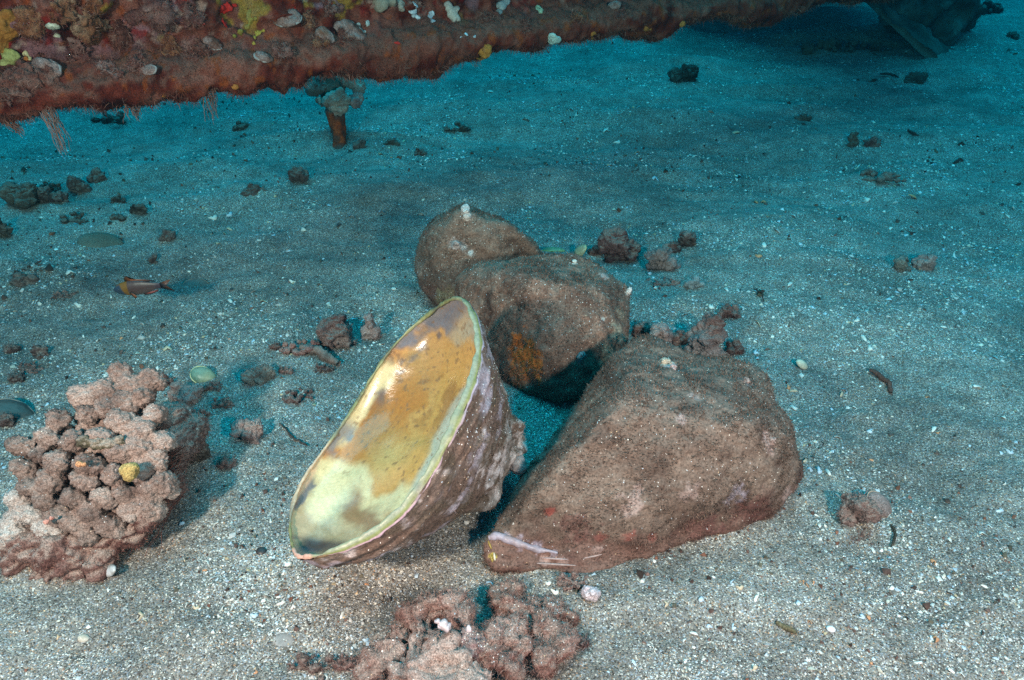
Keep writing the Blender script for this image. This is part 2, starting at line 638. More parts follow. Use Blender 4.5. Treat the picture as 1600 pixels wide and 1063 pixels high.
# crumbs of dead weed and dark stone, gathered in drifts
def build_litter():
    rng = np.random.default_rng(14)
    n = 9000
    r = 0.36 * (3.4 / 0.36) ** rng.random(n)
    th = np.radians((rng.random(n) - 0.5) * 104)
    x, y = r * np.sin(th), r * np.cos(th)
    p = np.stack([x, y, 0 * x], -1)
    dens = fbm(p, 3.6, 4, 171) * 0.9 + 0.12 + 0.35 * smooth(-.2, -.7, x) * smooth(.7, 1.1, r)
    keep = rng.random(n) < np.clip(dens, 0.03, 1)
    x, y, r = x[keep], y[keep], r[keep]
    n = len(x)
    size = np.exp(rng.normal(math.log(0.0030), 0.45, n)) * (0.6 + 0.75 * r)
    P = np.stack([x, y, H(x, y) + size * .1], -1)
    N = np.stack([rng.normal(size=n) * 0.5, rng.normal(size=n) * 0.5, np.ones(n)], -1)
    N /= np.linalg.norm(N, axis=1, keepdims=True)
    V, T = flakes(P, N, size, rng, 0.8)
    pal = np.array([(.05, .032, .026), (.09, .05, .04), (.14, .08, .065), (.10, .085, .06), (.17, .07, .045)])
    c = pal[rng.integers(0, 5, n)] * (.6 + .8 * rng.random((n, 1)))
    o = mk('weed_litter', V, T, M_TURF, None, np.repeat(c, 5, 0), smooth_shade=False)
    tag(o, 'brown crumbs of weed and stone littering the sand', 'litter', kind='stuff')
build_litter()

# ------------------------------------------------------------------ weedy shells
BROWN = [[.090, .058, .045], [.134, .090, .069], [.185, .130, .101], [.067, .041, .032]]

def catmull(P, n):
    P = np.asarray(P, dtype=np.float64)
    m = len(P)
    t = np.arange(n) * m / n
    i = t.astype(int)
    f = (t - i)[:, None]
    p0, p1, p2, p3 = P[(i - 1) % m], P[i % m], P[(i + 1) % m], P[(i + 2) % m]
    return 0.5 * (2 * p1 + (p2 - p0) * f + (2 * p0 - 5 * p1 + 4 * p2 - p3) * f ** 2 + (3 * p1 - p0 - 3 * p2 + p3) * f ** 3)

def dome(outline, ridge, p=2.0, nt=260, nsk=14, nup=90, seed=0, knobs=(), rough=0.006, under=0.82, shoulder=0.0):
    """outline: (px, py, z) of the widest line; ridge: two (px, py, z) ends of the crest"""
    O = catmull([at(a, b, c) for a, b, c in outline], nt)
    A, B = at(*ridge[0]), at(*ridge[1])
    ab = B - A
    tt = np.clip(((O - A) @ ab) / (ab @ ab), 0, 1)[:, None]
    tt = 0.5 + (tt - 0.5) * 0.9
    K = A + ab * tt
    rows = []
    cen = O.mean(0)
    for k in range(nsk):
        q = k / nsk
        low = lerp(O, np.array([cen[0], cen[1], 0]), (1 - under) * (1 - q) ** 1.6)
        low[:, 2] = lerp(-0.014, O[:, 2], q ** 0.8)
        rows.append(low)
    for k in range(nup):
        s = k / (nup - 1)
        a = s * math.pi / 2
        g = 1 - math.cos(a) ** (2 / p)
        h = math.sin(a) ** (2 / p)
        if shoulder:
            g = s ** 1.08
            sw = shoulder * smooth(O[:, 0].min() + .06, O[:, 0].min() + .20, O[:, 0])
            h = sw * float(smooth(.015, .19, s)) + (1 - sw) * math.sin(a) ** (1.55 - .9 * sw)
        P = lerp(O, K, g)
        P[:, 2] = lerp(O[:, 2], K[:, 2], h)
        rows.append(P)
    V = np.stack(rows, 0).reshape(-1, 3)
    F = grid_faces(len(rows), nt, False, True)
    V = np.concatenate([V, [[cen[0], cen[1], -0.014]]])
    k = np.arange(nt)
    cap = np.stack([k, (k + 1) % nt, np.full(nt, len(V) - 1)], -1)[:, ::-1]
    if vert_normals(V, F)[len(V) // 2:-1, 2].mean() < 0:
        F, cap = F[:, ::-1], cap[:, ::-1]
    V, F = remeshed(V, [F, cap], 0.0022, 5)
    N = vert_normals(V, F)
    for (kx, ky, kz, r, amp) in knobs:
        c = at(kx, ky, kz)
        c0 = V[np.argmin(((V - c) ** 2).sum(1))] if kz is None else c
        w = np.exp(-((V - c0) ** 2).sum(1) / (2 * r * r))
        V = V + N * (w * amp)[:, None]
    pit = smooth(.34, .12, worley(V + fbm(V, 40, 2, seed)[:, None] * .01, 24, seed + 8)) * (fbm(V, 12, 2, seed + 4) > 0)
    V = V + N * (fbm(V, 9, 3, seed) * rough + fbm(V, 26, 4, seed + 3, .6) * 0.0022 + fbm(V, 90, 3, seed + 5) * 0.0016 - pit * .0014)[:, None]
    return V, F, vert_normals(V, F)

def hit_on(V, F):
    T = tri_of(F)
    return BVHTree.FromPolygons([Vector(v) for v in V], [tuple(int(i) for i in t) for t in T])

def cast(bvh, px, py):
    d = Vector(ray(px, py))
    h, n, i, _ = bvh.ray_cast(Vector(CAMP), d.normalized())
    if h is None:
        return None, None
    n = np.array(n)
    if np.dot(n, np.array(d)) > 0:
        n = -n
    return np.array(h), n

def spots(c, V, bvh, lst, seed):
    """coloured patches of encrusting growth where the photograph shows them: (px, py, radius m, colour, strength)"""
    nz = fbm(V, 110, 4, seed, 0.65) * 0.62
    for (px, py, r, colr, st) in lst:
        h, n = cast(bvh, px, py)
        if h is None:
            continue
        d = np.sqrt(((V - h) ** 2).sum(1)) / r
        w = smooth(1.15, 0.55, d + nz)[:, None] * st
        c = c * (1 - w) + np.asarray(colr) * w
    return c

def weedy_shell(name, label, outline, ridge, seed, p, knobs, patches, n_turf, bare=(), under=0.82, rough=0.006, length=0.0034, shoulder=0.0):
    rng = np.random.default_rng(seed)
    V, F, N = dome(outline, ridge, p=p, seed=seed, knobs=knobs, under=under, rough=rough, shoulder=shoulder)
    c0 = V[:, :2].mean(0)
    t = thing(name, (c0[0], c0[1], float(H(c0[0], c0[1]))), label, 'seashell', 'heavy weed-covered shells in the middle')
    col = blotch(V, N, BROWN, seed, 22, (.22, .165, .13), 0.25)
    col = col * np.array([1.0, 1.0, 1.0] if shoulder else [1.22, 1.0, .94])
    bvh = hit_on(V, F)
    wf = (smooth(.050, .016, V[:, 2] + fbm(V, 40, 3, seed + 6) * .018) * .45 * smooth(.1, -.3, N[:, 1]))[:, None]
    col = col * (1 - wf) + np.array([.135, .048, .038]) * wf        # red weed along the foot
    col = spots(col, V, bvh, patches, seed)
    mk('shell_wall', V, F, M_SHELL, t, col)
    w = np.clip(0.75 + fbm(V, 45, 4, seed + 2, .7) * 1.1, 0.05, 2.5)
    for (px, py, r, amt) in bare:
        h, n = cast(bvh, px, py)
        if h is not None:
            w = w * (1 - amt * smooth(1.2, 0.5, np.sqrt(((V - h) ** 2).sum(1)) / r))
    w = w * (V[:, 2] > 0.0)
    turf(V, F, n_turf, length, 0.0009, M_TURF, t, BROWN, rng, w, 0.7, 0.2, tint=col)
    dust(V, F, 1500, 0.0013, M_CHIP, t, rng, np.clip(N[:, 2] + .25, 0, 1) * (V[:, 2] > 0.01))
    return t, V, F, N, bvh

PINK = (.46, .33, .30)
LAV = (.42, .38, .47)
RED = (.36, .05, .04)

sh_r = weedy_shell('weedy_seashell', 'largest brown weed-furred shell lying right of the open yellow shell',
    [(757, 862, .020), (775, 884, .012), (830, 892, .008), (900, 896, .006), (985, 884, .006), (1060, 858, .008), (1140, 832, .010),
     (1215, 797, .014), (1246, 755, .028), (1240, 712, .040), (1218, 660, .055), (1192, 608, .070), (1135, 574, .085), (1060, 556, .095),
     (1000, 538, .095), (945, 574, .085), (890, 640, .065), (848, 694, .050), (806, 770, .035), (772, 824, .028)],
    [(985, 622, .150), (1135, 650, .135)], 21, 1.9,
    [(905, 795, .05, .017, .010), (990, 782, .05, .017, .017), (1085, 768, .05, .017, .018), (1170, 752, .05, .017, .018), (1235, 735, .04, .018, .008),
     (1168, 598, .085, .014, .014), (1040, 566, .1, .014, .010), (1215, 680, .06, .014, .012), (860, 860, .02, .02, -.008), (960, 850, .02, .02, -.009), (1080, 825, .02, .02, -.008)],
    [(860, 800, .006, (.24, .045, .035), .7), (940, 838, .006, (.22, .05, .04), .5), (985, 838, .007, (.22, .05, .04), .5), (1020, 840, .006, (.22, .05, .04), .5), (1100, 820, .022, (.13, .045, .04), .5),
     (1180, 795, .022, (.13, .05, .042), .5), (900, 822, .018, (.12, .045, .04), .5), (985, 785, .013, PINK, .45), (1080, 772, .012, PINK, .4),
     (1040, 567, .009, (.62, .50, .40), .9), (1047, 573, .006, (.62, .42, .40), .9), (1165, 598, .008, PINK, .7), (1085, 620, .007, PINK, .5),
     (1063, 652, .006, PINK, .6), (1205, 690, .010, PINK, .6), (1150, 770, .012, LAV, .4), (790, 838, .006, LAV, .5), (812, 848, .006, LAV, .5),
     (838, 856, .006, LAV, .5), (865, 862, .005, LAV, .4), (850, 875, .005, PINK, .5), (880, 877, .005, PINK, .4), (935, 862, .006, PINK, .35),
     (768, 836, .004, (.50, .36, .06), .9), (770, 868, .004, (.50, .36, .06), .9), (1230, 770, .012, PINK, .4)],
    27000, [(850, 862, .03, .8), (790, 850, .03, .7), (920, 872, .03, .7)], under=0.9, shoulder=0.44)

sh_m = weedy_shell('weedy_seashell', 'blocky brown weed-furred shell behind the open shell with an orange stain underneath',
    [(730, 508, .050), (706, 466, .070), (722, 424, .095), (810, 404, .120), (870, 398, .125), (930, 408, .120), (974, 446, .100), (986, 480, .085), (982, 520, .070),
     (965, 562, .050), (945, 590, .035), (915, 612, .022), (885, 622, .015), (850, 622, .012), (808, 600, .012), (768, 566, .025)],
    [(830, 436, .152), (915, 450, .138)], 33, 1.45,
    [(930, 395, .13, .010, .007), (982, 458, .09, .010, .008), (900, 398, .13, .010, .005), (885, 540, .08, .03, .010), (800, 560, .04, .02, -.006)],
    [(818, 552, .026, (.48, .12, .02), .9), (832, 568, .020, (.5, .14, .03), .9), (806, 585, .018, (.40, .11, .03), .7), (942, 503, .008, (.20, .08, .06), .8),
     (942, 498, .005, (.6, .55, .5), .8), (898, 412, .006, (.6, .55, .5), .8), (946, 432, .008, PINK, .7), (981, 458, .006, (.6, .52, .48), .8),
     (965, 520, .016, (.36, .30, .22), .6), (955, 555, .016, (.34, .28, .2), .6), (972, 490, .010, (.36, .30, .22), .5), (908, 560, .006, (.36, .46, .5), .8)],
    16000, [(965, 520, .03, .6)], under=0.86)

sh_b = weedy_shell('weedy_seashell', 'rearmost grey-brown rounded shell with a pale knob on its crown',
    [(650, 412, .050), (664, 376, .070), (700, 352, .080), (740, 346, .080), (790, 358, .075), (830, 390, .060), (856, 425, .040),
     (830, 455, .010), (780, 478, .006), (730, 486, .004), (690, 482, .004), (662, 455, .02)],
    [(727, 330, .152), (765, 350, .135)], 47, 1.6,
    [(728, 334, .135, .009, .010), (712, 388, .12, .014, .007), (660, 400, .07, .016, -.005)],
    [(727, 330, .007, (.62, .50, .44), .95), (730, 338, .006, (.62, .50, .44), .9), (712, 382, .010, PINK, .5), (735, 396, .005, (.6, .6, .6), .8),
     (724, 388, .008, (.48, .38, .36), .6), (668, 362, .01, (.2, .08, .06), .6), (700, 470, .02, (.28, .2, .1), .5), (655, 420, .012, (.3, .2, .16), .5)],
    12000, [], under=0.85)

def parts_on_shells():
    rng = np.random.default_rng(8)
    # pale knobs and encrusting patches that stand proud of the shells
    for (t, V, F, N, bvh), lst in ((sh_r, [(1040, 566, .0045, (.48, .40, .31)), (1052, 574, .0035, (.46, .32, .30)), (1167, 596, .0035, (.34, .24, .21)), (1205, 688, .004, (.34, .24, .21))]),
                                   (sh_m, [(908, 556, .006, (.20, .22, .22)), (982, 456, .005, (.62, .52, .48)), (898, 410, .004, (.6, .56, .5))]),
                                   (sh_b, [(727, 329, .007, (.62, .50, .46)), (731, 338, .006, (.6, .47, .42)), (713, 384, .008, PINK)])):
        for (px, py, r, c) in lst:
            h, n = cast(bvh, px, py)
            if h is None:
                continue
            V2, F2, N2 = lumps([(h + n * r * .2, r), (h + n * r * .1 + rng.normal(size=3) * r * .6, r * .7)], r * .16, int(px), 0.35)
            mk('growth_knob', V2, F2, M_CRUST, t, blotch(V2, N2, [np.array(c) * .7, c, np.minimum(np.array(c) * 1.15, .8)], int(px), 300))
    # toothed lip of the near shell
    t, V, F, N, bvh = sh_r
    lip = []
    for (a, b) in [(764, 842), (776, 838), (792, 842), (815, 851), (842, 859), (872, 864)]:
        h, n = cast(bvh, a, b)
        if h is not None:
            lip.append(h + n * .001)
    if len(lip) > 2:
        lip = np.array(lip)
        q = np.linspace(0, len(lip) - 1, 40)
        path = np.stack([np.interp(q, np.arange(len(lip)), lip[:, k]) for k in range(3)], -1)
        V2, F2 = tube(path, np.interp(np.linspace(0, 1, 40), [0, .15, .6, 1], [.002, .0045, .004, .001]), 10)
        V2 = V2 + vert_normals(V2, F2) * (fbm(V2, 160, 3, 3) * .0012)[:, None]
        mk('shell_lip', V2, F2, M_LIP, t, blotch(V2, V2 * 0, [(.22, .17, .18), (.36, .32, .38), (.30, .21, .2)], 4, 90))
    for (a, b, c, d, colr) in [(763, 846, 768, 858, (.30, .2, .04)), (766, 866, 770, 878, (.34, .24, .05)), (772, 864, 774, 876, (.6, .55, .42)),
                               (838, 880, 900, 884, (.33, .24, .22)), (846, 872, 888, 874, (.36, .26, .25)), (912, 872, 940, 866, (.33, .24, .22))]:
        h1, n1 = cast(bvh, a, b)
        h2, n2 = cast(bvh, c, d)
        if h1 is None or h2 is None:
            continue
        path = np.linspace(h1 + n1 * .0008, h2 + n2 * .0008, 14)
        V2, F2 = tube(path, .0010 * np.sin(np.linspace(.25, math.pi - .25, 14)) + .0002, 8)
        mk('shell_rib', V2, F2, M_LIP, t, np.tile(np.array(colr), (len(V2), 1)))
parts_on_shells()

# ------------------------------------------------------------------ the open shell
def open_shell():
    rng = np.random.default_rng(12)
    P0 = atd(486, 883, 0.660)
    P1 = atd(717, 480, 0.792)
    mid = (P0 + P1) / 2
    a = P1 - P0
    Lh = np.linalg.norm(a) / 2
    a /= np.linalg.norm(a)
    v = CAMP - mid
    v = v - a * np.dot(v, a)
    v /= np.linalg.norm(v)
    q = np.cross(v, a)
    if q[0] < 0:
        q = -q
    ang = math.radians(57)
    n = math.cos(ang) * v - math.sin(ang) * q          # the way the mouth faces
    m = math.cos(ang) * q + math.sin(ang) * v          # across the mouth
    W = 0.094
    D = 0.166
    NT, NS = 300, 110
    th = np.arange(NT) * 2 * math.pi / NT
    u = np.cos(th)
    w = np.sin(th)
    w = np.sign(w) * np.abs(w) ** (1.03 - .07 * u)
    wid = W * (1 + 0.03 * u)
    wave = 0.006 * np.sin(2 * th + 0.6) + 0.003 * np.sin(5 * th) + 0.010 * (u ** 2)
    def rim(off=0.0):
        return (np.outer(u * (Lh + off), a) + np.outer(w * (wid + off), m) + np.outer(wave, n))
    apex_uv = (0.12 * Lh, 0.08 * W)
    AP = a * apex_uv[0] + m * apex_uv[1]
    base_z = min(float(H(*(mid + a * k * Lh)[:2])) for k in (-1, 0))
    t = thing('open_seashell', (mid[0], mid[1], base_z), 'large open shell tilted on edge showing its glossy cream and orange lining', 'seashell')
    # ---- lining
    s = np.linspace(0, 1, NS)
    R = rim(-0.0012)
    rows = []
    for k in s:
        rad = math.cos(k * math.pi / 2) ** 0.85
        dep = math.sin(k * math.pi / 2) ** 1.05
        rows.append(mid + AP * (1 - rad) + R * rad - n * (D * 0.29) * dep)
    V = np.stack(rows, 0).reshape(-1, 3)
    F = grid_faces(NS, NT, False, True)
    N = vert_normals(V, F)
    if (N @ n).mean() < 0:
        F, N = F[:, ::-1], -N
    V = V + N * (fbm(V, 14, 3, 3) * 0.0035 * smooth(0.02, .3, np.repeat(s, NT)))[:, None]
    loc = V - mid
    U = loc @ a / Lh
    X = loc @ m / W
    Z = -(loc @ n) / D
    wv = np.stack([fbm(V, 30, 3, 61), fbm(V, 30, 3, 62), fbm(V, 30, 3, 63)], -1) * .006
    nz = fbm(V + wv, 24, 5, 6, .56)
    nz2 = fbm(V + wv * 2 + 3, 60, 5, 9, .56)
    cream = np.array([.64, .53, .29])
    pale = np.array([.46, .50, .40])
    orange = np.array([.42, .17, .035])
    tan = np.array([.50, .26, .08])
    brown = np.array([.17, .095, .045])
    slate = np.array([.13, .14, .17])
    col = np.tile(tan, (len(V), 1))
    def put(c, wgt):
        nonlocal col
        wgt = np.clip(wgt, 0, 1)[:, None]
        col = col * (1 - wgt) + np.asarray(c) * wgt
    XS = X + (Z * D / W) * math.tan(ang)            # where the slanting bands of the lining run
    yel = np.array([.54, .30, .085])
    put(orange, smooth(.30, -.05, XS + nz * .5 - .1) * smooth(-.45, -.1, U + nz * .1) * smooth(.75, .3, U))
    put(yel, .7 * smooth(.0, .75, XS + nz * .2) * smooth(-.45, .05, U))
    put((.26, .115, .035), .75 * smooth(-.1, .5, nz * .7 + nz2 * .4 + .12) * smooth(.0, .35, U))
    put(brown * 1.1, .85 * smooth(.08, .42, nz2 * .6 + nz * .35 + .12) * smooth(.2, .45, U) * smooth(.35, -.1, XS))
    put((.60, .42, .17), .65 * np.exp(-((U + .12) ** 2) / .05 - ((XS - .25) ** 2) / .12))      # golden heart
    put(cream, smooth(.15, -.11, U + .30 + nz * .18 + nz2 * .04 + .10 * XS))                                              # lower cream field
    put(yel, .75 * smooth(.14, -.10, np.abs(U + .20) + nz * .06) * smooth(-.1, .35, XS))
    put(brown * 1.7, .95 * smooth(.12, -.02, np.abs(U + .54 + .16 * XS + nz * .10) - .05) * smooth(-.25, .1, XS + nz * .12))
    put((.34, .24, .13), .85 * smooth(-.62, -.76, U + nz * .14 + .05 * XS))                                   # dark foot
    put((.46, .36, .22), .6 * smooth(.1, .35, nz2) * smooth(-.6, -.75, U))
    put(cream * .95, .95 * smooth(-.48, -.62, XS + nz * .11) * smooth(-.18, .0, U + nz * .10) * smooth(.60, .40, U + .1 * nz))
    put(slate * .8, .95 * smooth(.0, .16, nz * .13 + nz2 * .07 + .13 - np.abs(XS + .62 - .50 * U) * .8) * smooth(.26, .42, U + nz * .1))
    put(slate * 1.1, .9 * smooth(.74, .88, U + nz * .16 - .1 * XS) * smooth(.35, .0, XS + nz * .2))
    put(slate * 1.1, .8 * smooth(-.55, -.68, XS + nz2 * .13) * smooth(.20, .08, np.abs(U + .12)))
    put(slate * .8, .85 * smooth(-.70, -.80, XS + nz2 * .10) * smooth(.20, .10, np.abs(U + .62)))
    put(pale * .85, .8 * smooth(.84, .94, XS + nz * .05) * smooth(-.9, -.6, U))
    put(pale * .8, .7 * smooth(.74, .86, U + nz * .08) * smooth(.0, .4, XS))
    put((.34, .37, .11), .85 * smooth(-.84, -.93, XS + nz * .04) * smooth(-.25, .05, U))
    put((.56, .36, .22), .85 * smooth(-.84, -.93, XS + nz * .04) * smooth(.05, -.25, U) * smooth(-.85, -.6, U))
    put((.05, .04, .04), .92 * smooth(.085, .02, np.abs(U + .87 - .10 * XS)) * smooth(-.6, -.2, XS))  # dark gap by the lower right rim, its darkness painted into the lining
    put(slate * .7, .85 * smooth(-.84, -.94, U + nz2 * .06) * smooth(.1, -.3, XS))
    stre = fbm(np.stack([U * 3.0 + nz * .5, XS * 26.0, U * 0], -1), 1.0, 4, 19, .6)
    put(brown * 1.6, .16 * smooth(.2, .8, stre + .2 * nz) * smooth(-.3, .0, U))
    rings = np.sin(np.hypot(U * 1.6, X) * 70 + nz * 5)
    col = col * (1 + .035 * rings[:, None])
    put(brown * 1.3, .7 * smooth(.66, .80, fbm(V, 210, 2, 15)) * smooth(-.5, -.2, U))                         # specks
    mk('shell_lining', V, F, M_NACRE, t, col)
    # ---- outer wall
    R = rim(0.001)
    rows = []
    NS2 = 130
    AO = AP + a * (0.46 * Lh)
    for k in np.linspace(0, 1, NS2):
        rad = (1 - k ** 1.25) ** 0.92
        dep = k ** 0.86
        rows.append(mid + AO * (1 - rad) ** 1.7 + R * rad - n * D * dep)
    V = np.stack(rows, 0).reshape(-1, 3)
    F = grid_faces(NS2, NT, False, True)
    N = vert_normals(V, F)
    if (N @ n).mean() > 0:
        F, N = F[:, ::-1], -N
    loc = V - mid
    U = loc @ a / Lh
    X = loc @ m / W
    Z = -(loc @ n) / D
    TH = np.tile(th, NS2)
    SS = np.repeat(np.linspace(0, 1, NS2), NT)
    # blunt knobs along the shoulder, growth lines round the mouth
    amp = np.zeros(len(V))
    for (kt, ks, r, h) in [(1.55, .93, .10, .012), (2.35, .70, .12, .022), (0.85, .72, .12, .012), (3.1, .78, .15, .012), (1.9, .62, .12, .006),
                           (5.6, .80, .15, .010), (4.6, .8, .15, .012), (1.2, .55, .10, .004), (2.9, .52, .10, .005)]:
        dt = np.abs((TH - kt + math.pi) % (2 * math.pi) - math.pi) * (1 - SS * .6)
        amp += h * np.exp(-(dt ** 2 + (SS - ks) ** 2) / (2 * r * r) * 2.6)
    amp += .0011 * np.sin(SS * 95 + nzs(V)) * smooth(.75, .2, SS)
    amp += fbm(V, 30, 4, 18) * .0030 + fbm(V, 130, 3, 19) * .0010
    amp = np.maximum(amp, -.0006) * smooth(0.0, .06, SS) * (.25 + .75 * smooth(1.0, .86, SS))
    V = V + N * amp[:, None]
    N = vert_normals(V, F)
    b1, b2 = fbm(V, 26, 4, 21), fbm(V, 85, 4, 23)
    col = np.tile(np.array([.135, .088, .066]), (len(V), 1))
    def putc(c, wgt):
        nonlocal col
        wgt = np.clip(wgt, 0, 1)[:, None]
        col = col * (1 - wgt) + np.asarray(c) * wgt
    b3 = fbm(np.stack([SS * .16, np.cos(TH) * .05, np.sin(TH) * .05], -1), 60, 4, 27)
    putc((.24, .18, .15), .6 * smooth(-.2, .5, b1))
    putc((.50, .44, .42), .95 * smooth(.10, .40, b1 * .45 + b2 * .45 + .60 * smooth(.35, .75, SS) - .14))
    putc((.40, .36, .42), .6 * smooth(.15, .40, b3 * .55 + b2 * .3) * smooth(.75, .2, SS))
    putc((.09, .068, .045), .65 * smooth(.28, .50, fbm(V + 9, 42, 4, 31, .6)))
    putc((.60, .54, .47), .8 * smooth(.84, .97, SS + b2 * .06))
    mk('shell_wall', V, F, M_SHELL, t, col)
    w8 = smooth(.1, .3, SS) * np.clip(.4 - b2, 0, 1)
    turf(V, F, 5200, .0032, .0006, M_TURF, t, BROWN, rng, w8, .8, .2, tint=col)
    dust(V, F, 500, .0016, M_CHIP, t, rng, np.clip(N[:, 2], 0, 1))
    # ---- lip
    Rm = mid + rim(-0.0015) + n * 0.001
    nsd = 18
    ph = np.arange(nsd) * 2 * math.pi / nsd
    out = np.outer(u / Lh, a) + np.outer(w / W, m)
    out /= np.linalg.norm(out, axis=1, keepdims=True)
    hw = 0.0018 + 0.0028 * smooth(-.1, .7, w) * smooth(1.0, .8, np.abs(u)) + .0010 * fbm(np.stack([u, w, u * 0], -1), 14, 4, 5, .6)
    hw = np.maximum(hw, .0012)
    ht = 0.0017 + .0006 * fbm(np.stack([u, w, u * 0], -1), 11, 4, 6, .6)
    e1 = math.cos(ang) * out - math.sin(ang) * n * smooth(-.2, .5, w)[:, None]
    e1 = e1 / np.linalg.norm(e1, axis=1, keepdims=True)
    e2 = np.cross(e1, np.gradient(Rm, axis=0))
    e2 = e2 / np.linalg.norm(e2, axis=1, keepdims=True)
    e2 = e2 * np.sign((e2 @ n))[:, None]
    V = Rm[:, None, :] + (hw[:, None] * np.cos(ph)[None, :])[..., None] * e1[:, None, :] + (ht[:, None] * np.sin(ph)[None, :])[..., None] * e2[:, None, :]
    V = V.reshape(-1, 3)
    F = grid_faces(NT, nsd, True, True)
    N = vert_normals(V, F)
    V = V + N * (fbm(V, 90, 3, 37) * .0008)[:, None]
    UU, WW, PH = np.repeat(u, nsd), np.repeat(w, nsd), np.tile(ph, NT)
    k1 = fbm(V, 34, 3, 41)
    col = np.tile(np.array([.19, .195, .085]), (len(V), 1))
    def putl(c, wgt):
        nonlocal col
        wgt = np.clip(wgt, 0, 1)[:, None]
        col = col * (1 - wgt) + np.asarray(c) * wgt
    CP = np.cos(PH)
    rt = smooth(.0, .4, WW)
    putl((.29, .28, .16), smooth(-.1, .4, k1) * .5)
    putl((.10, .10, .07), .7 * smooth(.25, .5, fbm(V, 60, 4, 47, .6)))
    putl((.24, .275, .18), .9 * rt * smooth(.15, -.35, CP + k1 * .25))
    putl((.24, .27, .20), .6 * rt * smooth(.15, -.35, CP) * smooth(.1, .4, fbm(V, 70, 3, 43)))
    putl((.20, .23, .08), .9 * rt * smooth(.32, .12, np.abs(CP - .28 + k1 * .12)))
    putl((.46, .42, .54), .9 * rt * smooth(.55, .8, CP + k1 * .15) * smooth(-.2, .3, UU))
    putl((.56, .38, .46), .9 * rt * smooth(.45, .75, CP + k1 * .15) * smooth(.4, -.2, UU))
    putl((.64, .45, .31), .8 * smooth(-.05, -.3, UU + k1 * .2) * smooth(.2, -.3, WW) * smooth(-.85, -.6, UU))
    putl((.16, .16, .15), .5 * smooth(.25, .5, k1) * smooth(-.2, .1, -UU))
    putl((.62, .36, .28), .9 * smooth(-.965, -.985, UU))
    mk('shell_lip', V, F, M_LIP, t, col)
    # pale nub on the far side of the wall
    hp = atd(810, 727, depth_of(mid) + .085)
    V2, F2, N2 = lumps([(hp, .011), (hp + np.array([-.022, .012, .006]), .014), (hp + np.array([-.045, .022, .01]), .018)], .0022, 3, .2)
    mk('shell_spur', V2, F2, M_SHELL, t, blotch(V2, N2, [(.16, .11, .09), (.34, .28, .26), (.5, .4, .38)], 3, 60))
    return t
def nzs(V):
    return fbm(V, 20, 3, 55) * 3.0
OPEN = open_shell()

# ------------------------------------------------------------------ coral head in the left foreground
CORAL = [(.095, .062, .053), (.19, .132, .111), (.28, .203, .172), (.35, .272, .235)]
CRUSTRED = [(.065, .030, .030), (.13, .060, .055), (.20, .11, .095), (.30, .20, .175)]

